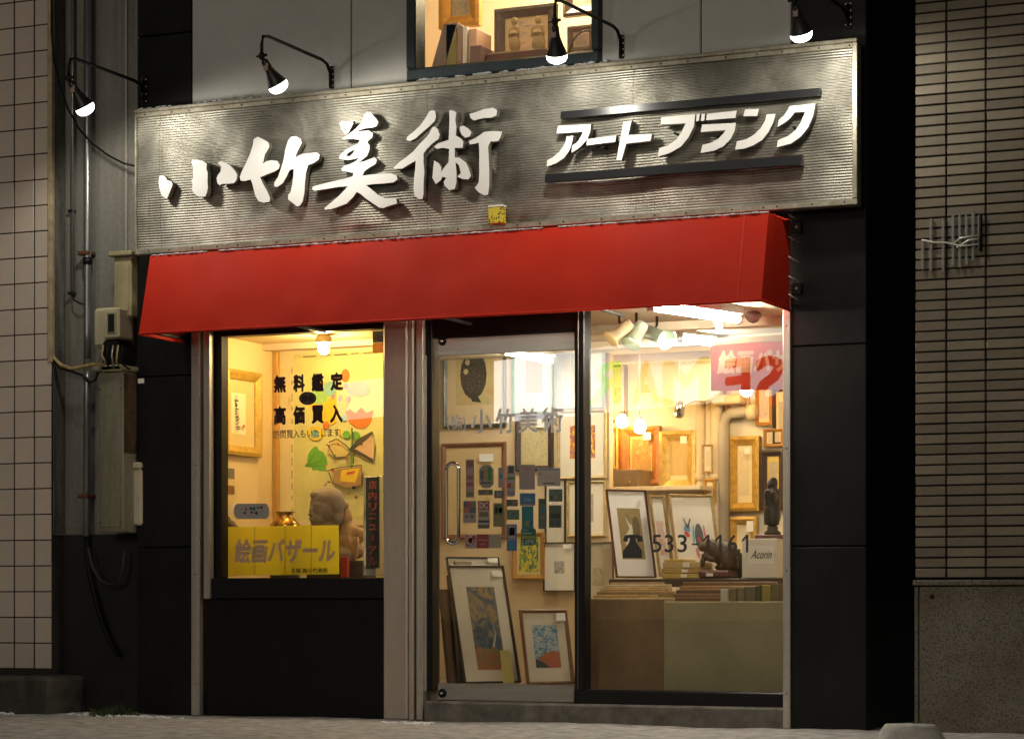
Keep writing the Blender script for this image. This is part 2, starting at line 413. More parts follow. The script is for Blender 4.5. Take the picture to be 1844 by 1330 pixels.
zt_, zb_ = za(810, 833, .03), za(810, 978, .03)
pts = []
cxh = (hx0 + hx1) / 2; rh = (hx1 - hx0) / 2
for k in range(9): a = math.pi * k / 8; pts.append((cxh - rh * math.cos(a), .055, zt_ - rh + rh * math.sin(a)))
for k in range(9): a = math.pi * k / 8; pts.append((cxh + rh * math.cos(a), .055, zb_ + rh - rh * math.sin(a)))
pts.append(pts[0])
h = MB().tube(pts, .0105, 10, False).build('door_handle', CHROME, D)
MB().tube([(cxh, .05, zt_ - .004), (cxh, .097, zt_ - .004)], .008).tube([(cxh, .05, zb_ + .004), (cxh, .097, zb_ + .004)], .008).build('handle_stud', CHROME, h)

# ---------------- tiled neighbour, left
TXR = xa(95, -.05)
T = thing('tiled_building', 'neighbouring building faced with square beige tiles at the left edge', 'building', (TXR, -.05, 0))
GROUT = mat('dark_grout', (.035, .028, .022), .9, var=.2)
bx('wall', GROUT, T, TXR - 3, TXR - .012, -.044, 3, .19, ZT)
bx('edge_strip', mat('cream_corner_bead', (.42, .33, .20), .6, var=.3, scale=12), T, xa(87.5, -.05), TXR, -.060, -.030, za(90, 652, -.05), ZT, .002)
tcols = [(xa(-9, -.05), xa(26, -.05)), (xa(26, -.05), xa(62, -.05)), (xa(62, -.05), xa(93.5, -.05))]
pz = 46.1 / S(30, -.05); zt0 = za(13, 52.5, -.05)
tm = []
for k in range(5):
    c = random.uniform(-.06, .05); base = (.66 + c, .55 + c * .8, .45 + c * .6)
    tm.append(streaky('beige_tile_%d' % k, base, tuple(x * .86 for x in base), rough=.33, sx=5, sz=2, bump=.06, bscale=20, lo=.3, hi=.6))
for ci, (a, b) in enumerate(tcols):
    share = {}
    for r_ in range(-8, 30):
        zc = zt0 - pz * (r_ + .5)
        if zc < .27 or zc > ZT - .05: continue
        k = random.randrange(5); right = b - .003 if not (ci == 2 and zc > za(90, 652, -.05)) else xa(86.5, -.05)
        key = (k, round(right, 4))
        if key not in share:
            q = MB(); hw = (right - a - .007) / 2
            q.box(-hw, hw, -.004, .004, -pz / 2 + .0035, pz / 2 - .0035, .0015); me = q.mesh('tile'); me.materials.append(tm[k]); share[key] = me
        o = bpy.data.objects.new('tile', share[key]); C.objects.link(o); o.parent = T
        o.location = Vector(((a + .004 + right) / 2 , -.0485 - random.uniform(0, .0012), zc)) - LOC[T]
        o.rotation_euler = (random.uniform(-.004, .004), 0, random.uniform(-.004, .004))
# plinth block in front of it
Pb = MB(); pa, pb_ = xa(-40, -.25), xa(97, -.25)
Pb.box(pa, pb_, -.30, .2, -.02, za(40, 1218, -.25), .02)
bmesh.ops.subdivide_edges(Pb.bm, edges=Pb.bm.edges[:], cuts=5, use_grid_fill=True)
for v in Pb.bm.verts: v.co += noise.noise_vector(v.co * 9) * .012
tag(Pb.build('concrete_plinth', mat('mossy_concrete', (.06, .055, .04), .9, var=.5, scale=10, bump=1., bscale=40)), 'rough weathered concrete block at the foot of the tiled wall', 'plinth')

# ---------------- gap between tiled building and shop
GY = .09
gw = thing('gap_wall', 'streaked grey metal clad wall in the gap beside the shop', 'wall', (xa(170, GY), GY, 0))
GAPM = streaky('weathered_grey_cladding', (.26, .255, .225), (.15, .145, .12), rough=.6, metal=.15, sx=6, sz=.35, bump=.15, lo=.38, hi=.62)
GAPC = streaky('rough_concrete_edge', (.22, .21, .185), (.09, .085, .07), rough=.9, sx=10, sz=2.0, bump=.8, bscale=35)
LOWB = mat('dark_lower_base', (.009, .009, .006), .8, var=.4, scale=6)  # near-black colour for the wall below the cladding
zlow = za(140, 963, GY)
bx('concrete_edge', GAPC, gw, TXR - .011, xa(116.5, GY), -.028, GY + .3, zlow, ZT, .006)
for a, b in ((117, 152), (152, 228), (228, 258)):
    bx('cladding_panel', GAPM, gw, xa(a, GY), xa(b, GY) - .006, GY, GY + .05, zlow, ZT, .004)
bx('lower_wall', LOWB, gw, TXR - .011, xl - .004, GY - .02, GY + .3, -.02, zlow - .002)
bx('cover_strip', ALU, gw, xa(227, GY), xa(231, GY), GY - .015, GY - .002, za(229, 452, GY), ZT, .002)
bx('backing', GROUT, gw, TXR, xl - .005, GY + .06, GY + .3, zlow, ZT)
def pipe(name, label, pts, r, m, cat='pipe', seg=10, group=None):
    loc = Vector(pts[-1]); t = thing(name, label, cat, loc, group)
    return t
# galvanised conduit
GALV = streaky('galvanised_pipe', (.40, .42, .43), (.27, .28, .28), rough=.32, metal=.7, sx=20, sz=1, bump=.05)
py = GY - .06
t = thing('conduit_pipe', 'thick galvanised conduit pipe with rusty clamps running down the gap wall', 'pipe', at(158, 960, py))
p = [at(158, y, py) for y in (-160, 300, 600, 645)]
MB().tube(p, .021, 12).build('upper_pipe', GALV, t)
p = [at(157, 668, py), at(157.5, 690, py - .0), at(156, 965, py)]
MB().tube(p, .021, 12).build('lower_pipe', GALV, t)
RUST = mat('rust', (.12, .045, .02), .85, var=.4, scale=40)
for y in (456, 893):
    c = at(155, y, py); bx('clamp', RUST, t, c.x - .045, c.x + .03, c.y - .028, c.y + .06, c.z - .012, c.z + .012, .004)
c = at(158, 470, py); MB().lathe([(.028, -.02), (.03, 0), (.028, .02)], c, (0, 0, 1), 12).build('coupling', METALB, t)
p = [at(156, 962, py)] + [at(x, y, py) for x, y in ((157, 1000), (163, 1040), (178, 1100), (196, 1150), (214, 1180))]
MB().tube(p, .016, 8).build('black_hose', BLACKP, t)
t = thing('thin_pipe', 'thin grey pipe with clips left of the galvanised conduit', 'pipe', at(131, 530, GY - .03))
MB().tube([at(131, -160, GY - .03), at(131, 530, GY - .03)], .011, 10).build('tube', GALV, t)
for y in (380, 528):
    c = at(129, y, GY - .03); bx('clip', METALB, t, c.x - .02, c.x + .016, c.y - .016, c.y + .025, c.z - .008, c.z + .008, .003)
MB().tube([at(131, 530, GY - .03), at(133, 540, GY - .05), at(142, 545, GY - .06), at(152, 548, GY - .05), at(155, 556, GY - .04)], .005, 6).build('wire', BLACKP, t)
# hanging cable
pts = []
for x, y in ((93, -60), (93, 60), (97, 110), (107, 150), (122, 195), (142, 232), (165, 258), (195, 280), (222, 294), (243, 299)): pts.append(at(x, y, -.07))
tag(MB().tube(pts, .006, 6).build('hanging_cable', BLACKP), 'black cable sagging from the tiled corner to the signboard', 'cable')
yp = GY - .12
YEL = mat('yellowed_hose', (.40, .30, .13), .5, var=.35, scale=30)
pts = [at(x, y, yp) for x, y in ((85, 605), (88, 625), (97, 645), (110, 657), (128, 664), (150, 660), (175, 655), (200, 657), (243, 664))]
tag(MB().tube(pts, .012, 8).build('yellow_hose', YEL), 'yellowed hose curving from the tile edge to the meter cabinet', 'hose')
pts = [at(x, y, yp - .01) for x, y in ((94, 645), (108, 663), (128, 668), (148, 675), (160, 690), (172, 684), (180, 660))]
tag(MB().tube(pts, .007, 6).build('drooping_wire', BLACKP), 'black wire drooping under the yellowed hose', 'wire')
# cabinets and meter
CABM = streaky('cream_steel_cabinet', (.40, .36, .20), (.27, .23, .12), rough=.5, sx=5, sz=1.2, bump=.06)
CAB2 = streaky('grey_green_cabinet', (.29, .28, .20), (.18, .165, .10), rough=.55, sx=5, sz=.8, bump=.06)
RUSTP = streaky('rusty_cabinet_side', (.13, .095, .045), (.045, .02, .008), rough=.8, sx=9, sz=4, bump=.4)
def cabinet(name, label, px0, px1, y0, y1, Yf, depth, m, lid=True):
    a, b = xa(px0, Yf), xa(px1, Yf); zb, zt = za((px0+px1)/2, y1, Yf), za((px0+px1)/2, y0, Yf)
    t = thing(name, label, 'cabinet', ((a+b)/2, Yf + depth, zb))
    bx('body', m, t, a, b, Yf, Yf + depth, zb, zt, .008)
    bx('door_panel', m, t, a + .02, b - .015, Yf - .006, Yf - .0005, zb + .03, zt - .04, .003)
    if lid: bx('lid', m, t, a - .02, b + .02, Yf - .03, Yf + depth, zt + .001, zt + .03, .006)
    return t
tc_ = cabinet('wall_cabinet', 'upper cream steel cable box with a flat lid beside the sign', 204, 236, 462, 570, -.06, .14, CABM)
tall = t = cabinet('wall_cabinet', 'tall dull green steel cabinet with rusty side under the meter', 177, 222, 668, 958, -.13, .21, CAB2)
a = xa(222.2, -.13); bx('rusty_side', RUSTP, t, a + .001, a + .004, -.125, .06, za(222, 815, -.13), za(222, 672, -.13), .001)
bx('rail', CABM, t, xa(183, -.15), xl - .004, -.16, -.132, za(215, 668, -.15), za(215, 656, -.15), .006)
# electricity meter
a, b = xa(166, -.12), xa(219, -.12); zt, zb = za(195, 553, -.12), za(195, 625, -.12)
t = thing('electricity_meter', 'beige electricity meter box with a small dark window', 'meter', ((a+b)/2, .06, zb))
MTR = mat('beige_meter_plastic', (.45, .40, .27), .45, var=.15)
bx('case', MTR, t, a, b - .03, -.12, .08, zb, zt, .02)
bx('face', MTR, t, b - .11, b, -.145, .0, zb + .05, zt - .01, .008)
bx('window_rim', MATS['cream_steel_cabinet'], t, b - .085, b - .018, .1500*-1, -.1455, zb + .075, zt - .035, .003)
bx('dial_window', mat('dial_glass', (.01, .012, .014), .08, var=.3), t, b - .073, b - .030, -.1535, -.1505, zb + .085, zt - .045, .001)
bx('terminal_cover', BLACKP, t, b - .13, b - .01, -.14, .04, zb - .16, zb + .045, .02)
for k in range(5):
    q = at(186 + 9 * k, 622, -.16)
    MB().tube([q, q + Vector((.01, -.03, -.06)), q + Vector((.03 - .01 * k, -.02, -.10)), q + Vector((.02 * (k - 2), .01, -.14))], .006, 6).build('lead', [YEL, BLACKP, ALU][k % 3], t)
q = MB()
for px, py in ((180, 700), (180, 940), (217, 700), (217, 940)):
    c = at(px, py, -.137); q.lathe([(.005, 0), (.004, .004)], c, (0, -1, 0), 8)
q.build('cabinet_screws', METALB, tall, 'stuff')
# gas meter
a, b = xa(231, -.02), xa(254, -.02); zt, zb = za(240, 832, -.02), za(240, 945, -.02)
t = thing('gas_meter', 'white gas meter body peeping out beside the black pilaster', 'meter', ((a+b)/2, .06, zb))
bx('body', mat('white_meter_paint', (.55, .50, .36), .45, var=.1), t, a + .015, b, .0-.02, .07, zb, zt - .04, .012)
bx('cap', MATS['white_meter_paint'], t, a, b, .0-.03, .08, zt - .039, zt, .01)
# black hanging hose loop
pts = [at(x, y, -.02) for x, y in ((158, 985), (166, 1020), (180, 1043), (198, 1052), (215, 1045), (222, 1020), (224, 985))]
tag(MB().tube(pts, .010, 7).build('hose_loop', mat('dark_rubber', (.02, .02, .018), .6)), 'dark hose hanging in a loop on the black base', 'hose')
# small white label on pilaster
c = at(254, 685, -.004); bx_o = MB().box(c.x - .022, c.x + .020, -.004, -.001, c.z - .016, c.z + .012).build('wall_label', WHITE)
tag(bx_o, 'small white label stuck on the left black pilaster', 'label')

# ---------------- brick neighbour, right
RY = -.06
rx0 = xa(1648, RY)
K = thing('brick_building', 'neighbouring building of long tan bricks above a granite base at the right', 'building', (rx0, RY, 0))
BG = mat('black_joint', (.010, .009, .008), .9, var=.2)
zled = za(1746, 1043, RY)
bx('wall', BG, K, rx0 + .006, rx0 + 3, RY + .008, 4, zled, ZT)
bcols = [(rx0, xa(1705, RY)), (xa(1705, RY), xa(1776, RY)), (xa(1776, RY), xa(1847, RY)), (xa(1847, RY), xa(1918, RY))]
pbz = 18.62 / S(1750, RY); nrow = int((ZT - zled) / pbz)
km = []
for k in range(6):
    c = random.uniform(-.05, .05); base = (.20 + c * .8, .165 + c * .7, .115 + c * .5)
    km.append(streaky('tan_brick_%d' % k, base, tuple(x * .78 for x in base), rough=.6, sx=6, sz=6, bump=.25, bscale=50, lo=.3, hi=.6))
for ci, (a, b) in enumerate(bcols[:3]):
    share = {}
    for r_ in range(nrow):
        zc = zled + .008 + pbz * (r_ + .5); k = random.randrange(6)
        if k not in share:
            hw = (b - a) / 2 - .0045; q = MB(); q.box(-hw, hw, -.010, .010, -pbz / 2 + .0042, pbz / 2 - .0042, .0025)
            me = q.mesh('brick'); me.materials.append(km[k]); share[k] = me
        o = bpy.data.objects.new('brick', share[k]); C.objects.link(o); o.parent = K
        o.location = Vector(((a + b) / 2, RY + random.uniform(-.002, .002), zc)) - LOC[K]
        o.rotation_euler = (random.uniform(-.01, .01), random.uniform(-.002, .002), random.uniform(-.006, .006))
q = MB()
for r_ in range(nrow):
    zc = zled + .008 + pbz * (r_ + .5)
    for j in range(8): a = bcols[3][0] + j * .235; q.box(a + .004, a + .231, RY - .01, RY + .01, zc - pbz / 2 + .0042, zc + pbz / 2 - .0042)
q.build('further_bricks', km[2], K, 'stuff')
GRAN = bpy.data.materials.new('speckled_granite'); GRAN.use_nodes = True
t_ = GRAN.node_tree; b_ = t_.nodes['Principled BSDF']; b_.inputs['Roughness'].default_value = .45
tc1 = t_.nodes.new('ShaderNodeTexCoord'); v1 = t_.nodes.new('ShaderNodeTexNoise'); v1.inputs['Scale'].default_value = 125; v1.inputs['Detail'].default_value = 3
v2 = t_.nodes.new('ShaderNodeTexNoise'); v2.inputs['Scale'].default_value = 2.2; v2.inputs['Detail'].default_value = 5
t_.links.new(tc1.outputs['Object'], v1.inputs['Vector']); t_.links.new(tc1.outputs['Object'], v2.inputs['Vector'])
rr = t_.nodes.new('ShaderNodeValToRGB'); e = rr.color_ramp.elements
e[0].position = .36; e[0].color = (.035, .03, .024, 1); e[1].position = .46; e[1].color = (.165, .15, .115, 1); x = e.new(.60); x.color = (.22, .205, .16, 1); x = e.new(.72); x.color = (.10, .085, .06, 1)
r2 = t_.nodes.new('ShaderNodeValToRGB'); r2.color_ramp.elements[0].position = .35; r2.color_ramp.elements[0].color = (.62, .52, .42, 1); r2.color_ramp.elements[1].position = .62; r2.color_ramp.elements[1].color = (1, 1, 1, 1)
mm = t_.nodes.new('ShaderNodeMix'); mm.data_type = 'RGBA'; mm.blend_type = 'MULTIPLY'; mm.inputs[0].default_value = 1
t_.links.new(v1.outputs['Fac'], rr.inputs['Fac']); t_.links.new(v2.outputs['Fac'], r2.inputs['Fac'])
t_.links.new(rr.outputs['Color'], mm.inputs[6]); t_.links.new(r2.outputs['Color'], mm.inputs[7]); t_.links.new(mm.outputs[2], b_.inputs['Base Color'])
bx('granite_cap', GRAN, K, rx0 - .005, rx0 + 3, RY - .035, RY + .2, zled - .028, zled - .002, .004)
gx = xa(1657, RY)
bx('granite_slab', GRAN, K, gx, rx0 + 3, RY - .018, RY + .2, -.02, zled - .034, .004)
bx('granite_slab', GRAN, K, rx0, gx - .006, RY - .014, RY + .2, -.02, zled - .034, .003)
c = at(1678, 1074, RY - .02); MB().lathe([(.012, 0), (.012, .006), (.006, .012), (.001, .014)], c, (0, -1, 0), 12).build('bolt', METALB, K)
# broken acrylic strips on the bricks
c = at(1710, 490, RY - .02)
t = thing('acrylic_sign_remains', 'broken clear plastic strips with wire clinging to the brick wall', 'sign', c)
def strip(x, y0, y1, wpx=5):
    a = at(x - wpx / 2, y0, RY - .022); b = at(x + wpx / 2, y1, RY - .022)
    bx('plastic_strip', ACRYL, t, a.x, b.x, RY - .034, RY - .016, b.z, a.z, .003)
for x, y0, y1 in ((1662, 432, 486), (1677, 394, 488), (1699, 393, 490), (1717, 388, 478), (1729, 386, 482), (1741, 388, 478), (1753, 380, 470), (1764, 388, 448)): strip(x, y0, y1)
for pts in (((1660, 432), (1680, 436), (1705, 437), (1730, 443), (1762, 440)), ((1715, 440), (1730, 428), (1760, 424)), ((1722, 446), (1745, 432), (1763, 430))):
    MB().tube([at(x, y, RY - .04) for x, y in pts], .0045, 6).build('wire', mat('bright_wire', (.75, .72, .64), .35, .5, var=.1), t)
MB().tube([at(1766, y, RY - .03) for y in (386, 410, 430, 452)], .008, 6).build('dark_edge', BLACKP, t)
# bollard
c = at(1640, 1304, -1.6)
t = thing('stone_bollard', 'low pale concrete bollard stub at the lower right corner', 'bollard', (c.x, c.y, 0))
rb = 44 / S(1640, -1.6)
q = MB(); q.lathe([(rb * 1.7, -.02), (rb * 1.45, c.z * .4), (rb * 1.2, c.z * .78), (rb * 1.06, c.z - .006), (rb * 1.0, c.z), (rb * .3, c.z + .003), (.001, c.z + .002)], (c.x, c.y, 0), (0, 0, 1), 28)
for v in q.bm.verts: v.co += noise.noise_vector(v.co * 14) * .004
q.build('post', mat('pale_concrete', (.62, .59, .52), .85, var=.25, scale=14, bump=.8, bscale=50), t)
MB().lathe([(.014, 0), (.012, .003), (.001, .003)], (c.x + .02, c.y, c.z + .002), (0, 0, 1), 10).build('plug', METALB, t)
#@@PART2
# ================================================================== SIGNBOARD
SY = -.16
sx0, sx1 = xa(244, SY), xa(1545, SY); sz0, sz1 = za(894, 414, SY), za(894, 134, SY)
G = thing('shop_sign', 'long dented ribbed metal signboard with raised white Japanese lettering', 'sign', (sx0, 0, sz0))
SIGNM = bpy.data.materials.new('ribbed_tin'); SIGNM.use_nodes = True
t_ = SIGNM.node_tree; b_ = t_.nodes['Principled BSDF']; b_.inputs['Metallic'].default_value = .82
tc1 = t_.nodes.new('ShaderNodeTexCoord')
n1 = t_.nodes.new('ShaderNodeTexNoise'); n1.inputs['Scale'].default_value = 3.1; n1.inputs['Detail'].default_value = 7; n1.inputs['Distortion'].default_value = .6; n1.inputs['Roughness'].default_value = .62
t_.links.new(tc1.outputs['Object'], n1.inputs['Vector'])
r1 = t_.nodes.new('ShaderNodeValToRGB'); e = r1.color_ramp.elements
e[0].position = .34; e[0].color = (.17, .16, .13, 1); e[1].position = .68; e[1].color = (.43, .415, .355, 1)
t_.links.new(n1.outputs['Fac'], r1.inputs['Fac'])
# rust runs: narrow vertical stains
mp1 = t_.nodes.new('ShaderNodeMapping'); mp1.inputs['Scale'].default_value = (17, 1, .9); t_.links.new(tc1.outputs['Object'], mp1.inputs['Vector'])
n2 = t_.nodes.new('ShaderNodeTexNoise'); n2.inputs['Scale'].default_value = 1.; n2.inputs['Detail'].default_value = 2; t_.links.new(mp1.outputs['Vector'], n2.inputs['Vector'])
r2 = t_.nodes.new('ShaderNodeValToRGB'); r2.color_ramp.elements[0].position = .70; r2.color_ramp.elements[0].color = (0, 0, 0, 1); r2.color_ramp.elements[1].position = .80; r2.color_ramp.elements[1].color = (.55, .55, .55, 1)
t_.links.new(n2.outputs['Fac'], r2.inputs['Fac'])
mx = t_.nodes.new('ShaderNodeMix'); mx.data_type = 'RGBA'; mx.inputs[7].default_value = (.22, .13, .03, 1)
t_.links.new(r2.outputs['Color'], mx.inputs[0]); t_.links.new(r1.outputs['Color'], mx.inputs[6]); t_.links.new(mx.outputs[2], b_.inputs['Base Color'])
n3 = t_.nodes.new('ShaderNodeTexNoise'); n3.inputs['Scale'].default_value = 5; n3.inputs['Detail'].default_value = 5; t_.links.new(tc1.outputs['Object'], n3.inputs['Vector'])
mr = t_.nodes.new('ShaderNodeMapRange'); mr.inputs['To Min'].default_value = .36; mr.inputs['To Max'].default_value = .58; t_.links.new(n3.outputs['Fac'], mr.inputs['Value']); t_.links.new(mr.outputs[0], b_.inputs['Roughness'])
wv = t_.nodes.new('ShaderNodeTexWave'); wv.bands_direction = 'X'; wv.inputs['Scale'].default_value = 38; wv.inputs['Distortion'].default_value = .4; t_.links.new(tc1.outputs['Object'], wv.inputs['Vector'])
bp1 = t_.nodes.new('ShaderNodeBump'); bp1.inputs['Strength'].default_value = .07; bp1.inputs['Distance'].default_value = .004
t_.links.new(wv.outputs['Fac'], bp1.inputs['Height']); t_.links.new(bp1.outputs['Normal'], b_.inputs['Normal'])

fz0, fz1 = sz0 + .022, sz1 - .034
ribs = 54; rows = ribs * 6
def dent(x, z):
    d = .030 * noise.noise(Vector((x * 1.7, z * 1.9, 3.1))) + .017 * noise.noise(Vector((x * 4.1, z * 4.6, 7.7))) + .004 * noise.noise(Vector((x * 9, z * 10, 1.7)))
    edge = min(1, (z - fz0) / .06, (fz1 - z) / .06); return d * max(edge, 0)
seams = [sx0 + .012, xa(288, SY), xa(768, SY), xa(1142, SY), sx1 - .022]
for si in range(4):
    a, b = seams[si] + .001, seams[si+1] - .001; n = max(8, int((b - a) / .024))
    q = MB(); grid = []
    for j in range(rows + 1):
        z = fz0 + (fz1 - fz0) * j / rows; rib = .0018 * math.cos(2 * math.pi * j / 6)
        grid.append([q.bm.verts.new((a + (b - a) * i / n, SY + .010 - rib - dent(a + (b - a) * i / n, z), z)) for i in range(n + 1)])
    for j in range(rows):
        for i in range(n):
            f = q.bm.faces.new((grid[j][i], grid[j][i+1], grid[j+1][i+1], grid[j+1][i])); f.smooth = True
    q.build('metal_sheet', SIGNM, G)
bx('sign_box', BLACKP, G, sx0 + .02, sx1 - .01, SY + .05, -.003, sz0 + .01, sz1 - .01)
TRIM = streaky('dull_tin_trim', (.52, .49, .40), (.30, .27, .20), rough=.4, metal=.6, sx=5, sz=5, bump=.2)
bx('top_trim', TRIM, G, sx0, sx1, SY - .020, SY + .06, sz1 - .020, sz1, .003)
bx('top_flange', TRIM, G, sx0 + .008, sx1 - .02, SY - .008, SY + .008, sz1 - .045, sz1 - .0205, .002)
bx('bottom_trim', TRIM, G, sx0 + .006, sx1, SY - .014, SY + .06, sz0, sz0 + .030, .003)
bx('end_trim', TRIM, G, sx0, sx0 + .012, SY - .010, SY + .06, sz0 + .031, sz1 - .021, .002)
bx('end_trim', TRIM, G, sx1 - .026, sx1, SY - .016, SY + .06, sz0 + .031, sz1 - .021, .003)
q = MB()
for k in range(26):
    x = sx0 + .06 + (sx1 - sx0 - .12) * k / 25 + random.uniform(-.03, .03)
    q.lathe([(.005, 0), (.004, .003)], (x, SY - .008, sz1 - .033), (0, -1, 0), 8)
    q.lathe([(.005, 0), (.004, .003)], (x + random.uniform(-.04, .04), SY - .014, sz0 + .016), (0, -1, 0), 8)
q.build('rivets', METALB, G, 'stuff')

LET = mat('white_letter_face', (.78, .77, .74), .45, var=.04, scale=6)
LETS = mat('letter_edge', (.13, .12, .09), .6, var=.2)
def zc(P, ox, oy, s): return [(ox + x / s, oy + y / s) for x, y in P]
LY = SY - .055
def letter(name, polys, label, thick=.038, holes={}):
    """every stroke piece its own solid: the first carries the others as sub-parts"""
    first = None; hs = {h for v in holes.values() for h in v}
    for k, P in enumerate(polys):
        if k in hs: continue
        me = plate([P] + [polys[h] for h in holes.get(k, [])], LY, thick)
        o = put(name if first is None else 'stroke', me, [LET, LETS], G if first is None else first)
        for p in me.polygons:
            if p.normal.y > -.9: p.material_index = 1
        if first is None: first = o; o['label'] = label
    return first
z5 = lambda P: zc(P, 270, 180, 5.2686)
z6 = lambda P: zc(P, 560, 180, 4.9838)
z7 = lambda P: zc(P, 960, 140, 6.1467)
z8 = lambda P: zc(P, 1200, 140, 6.1467)
letter('character', [z5([(90,720),(120,715),(150,735),(165,760),(205,775),(215,800),(205,830),(185,880),(165,930),(145,930),(110,900),(90,840),(82,775)]),
  z5([(400,565),(450,568),(505,580),(540,605),(535,650),(548,690),(545,780),(550,830),(540,880),(525,915),(470,920),(420,890),(398,850),(405,800),(390,770),(408,745),(410,650),(395,590)]),
  z5([(645,595),(675,583),(715,595),(760,620),(805,670),(828,710),(820,760),(795,790),(740,795),(690,795),(660,810),(640,790),(632,745),(645,710),(670,680),(675,630),(655,612)])], 'white brush stroke character made of three strokes')
letter('character', [z5([(985,370),(1025,350),(1075,375),(1120,400),(1135,440),(1115,480),(1090,520),(1080,570),(1068,605),(1110,580),(1160,572),(1210,580),(1232,620),(1220,655),(1180,680),(1100,710),(1045,735),(1075,800),(1110,860),(1140,930),(1135,965),(1080,975),(1030,960),(1000,910),(985,850),(970,790),(955,755),(900,770),(860,765),(852,730),(870,680),(910,600),(950,510),(975,430)]),
  z5([(1310,385),(1340,350),(1390,345),(1430,370),(1440,410),(1415,460),(1390,510),(1380,545),(1440,515),(1520,505),(1580,498),(1612,520),(1600,565),(1560,595),(1500,620),(1480,690),(1470,790),(1465,880),(1450,960),(1420,1005),(1395,1010),(1360,980),(1312,945),(1310,905),(1335,870),(1350,800),(1360,720),(1365,655),(1325,665),(1300,720),(1260,790),(1210,825),(1178,820),(1180,785),(1215,730),(1240,660),(1270,560),(1285,470)])], 'white brush stroke bamboo character')
letter('character', [z6([(255,205),(280,190),(320,200),(370,190),(378,215),(355,260),(340,290),(318,306),(295,295),(270,250)]),
  z6([(475,135),(500,113),(540,118),(580,165),(605,200),(590,235),(550,250),(490,255),(430,275),(405,288),(460,280),(520,275),(555,300),(550,335),(520,360),(505,385),(525,405),(525,450),(505,500),(470,530),(430,560),(480,550),(530,530),(570,515),(592,540),(580,575),(530,605),(480,640),(460,680),(540,670),(640,660),(720,658),(770,680),(775,715),(740,740),(650,750),(560,755),(495,765),(540,800),(600,850),(660,880),(740,880),(765,890),(772,930),(700,950),(650,970),(610,965),(560,930),(500,890),(440,840),(410,825),(380,870),(320,930),(240,960),(180,980),(125,985),(120,970),(180,920),(240,870),(290,820),(330,775),(250,780),(130,800),(30,815),(8,800),(20,775),(100,755),(200,730),(300,710),(375,685),(380,655),(330,645),(285,640),(270,620),(300,590),(350,575),(400,550),(430,520),(390,530),(340,540),(290,535),(250,525),(265,490),(310,450),(370,420),(420,395),(440,360),(380,350),(300,355),(280,345),(315,325),(360,292),(410,250),(450,210),(470,175)]),
  z6([(312,500),(340,472),(392,442),(376,480),(345,508)])], 'largest white brush stroke character with crossing long strokes', holes={1: [2]})
letter('character', [z6([(1060,105),(1085,92),(1115,100),(1122,150),(1110,190),(1060,240),(1000,290),(940,345),(890,370),(855,360),(865,330),(920,285),(980,230),(1030,160)]),
  z6([(1085,250),(1110,238),(1140,265),(1155,310),(1145,350),(1090,390),(1040,440),(1010,480),(1010,560),(1018,650),(1010,750),(1010,840),(1000,890),(970,890),(930,860),(920,800),(925,700),(935,620),(940,545),(880,580),(820,615),(760,620),(738,610),(790,560),(860,510),(920,460),(980,390),(1040,330),(1070,290)]),
  z6([(1240,100),(1260,92),(1305,110),(1295,180),(1305,240),(1300,320),(1345,345),(1368,375),(1360,430),(1290,430),(1290,515),(1335,520),(1390,560),(1415,610),(1435,680),(1415,712),(1370,712),(1312,690),(1345,655),(1330,590),(1297,560),(1305,650),(1305,740),(1290,800),(1240,810),(1200,770),(1190,735),(1215,700),(1180,690),(1165,720),(1120,755),(1090,700),(1095,630),(1105,545),(1150,570),(1170,610),(1165,650),(1200,600),(1235,560),(1240,440),(1180,430),(1130,440),(1105,420),(1140,390),(1235,360),(1240,250),(1243,170)]),
  z6([(1340,240),(1370,232),(1410,255),(1440,290),(1425,330),(1385,340),(1350,310),(1335,270)]),
  z6([(1425,125),(1480,110),(1550,85),(1630,70),(1670,90),(1665,140),(1620,160),(1540,165),(1460,185),(1430,160)]),
  z6([(1415,370),(1480,340),(1560,285),(1640,280),(1715,285),(1700,335),(1680,370),(1610,375),(1590,420),(1595,520),(1600,640),(1600,760),(1590,850),(1555,855),(1505,830),(1470,790),(1505,745),(1510,650),(1510,540),(1510,440),(1505,385),(1460,395),(1425,400)])], 'white brush stroke character of many strokes')
letter('character', [z7([(275,535),(640,515),(632,600),(600,680),(540,750),(480,800),(425,830),(430,755),(490,710),(530,650),(550,600),(255,620)]),
  z7([(370,650),(445,640),(430,730),(400,810),(340,890),(250,950),(150,985),(155,915),(220,880),(290,820),(340,750),(360,700)])], 'first slanted white katakana character')
letter('character', [z7([(595,680),(920,640),(910,710),(590,750)])], 'slanted white long vowel bar')
letter('character', [z7([(1000,490),(1090,475),(1055,635),(1315,620),(1300,700),(1030,730),(980,915),(920,915)])], 'slanted white katakana shaped like a leaning cross')
letter('character', [z7([(1420,440),(1795,405),(1780,540),(1720,660),(1640,760),(1520,830),(1380,875),(1395,780),(1490,750),(1580,690),(1640,610),(1690,505),(1410,520)]),
  z8([(335,405),(370,400),(358,478),(328,485)]), z8([(390,403),(428,398),(420,475),(380,482)])], 'slanted white katakana hook with two voicing ticks')
letter('character', [z8([(450,400),(780,365),(765,445),(438,472)]), z8([(395,520),(770,500),(755,590),(710,680),(630,760),(520,810),(380,832),(398,745),(480,725),(570,680),(630,620),(655,580),(380,602)])], 'slanted white katakana hook under a bar')
letter('character', [z8([(870,352),(1025,345),(1005,425),(850,428)]), z8([(1110,405),(1210,400),(1180,500),(1130,600),(1060,690),(960,750),(860,785),(760,797),(780,705),(890,680),(970,630),(1040,560),(1090,480)])], 'slanted white katakana sweep with a dot')
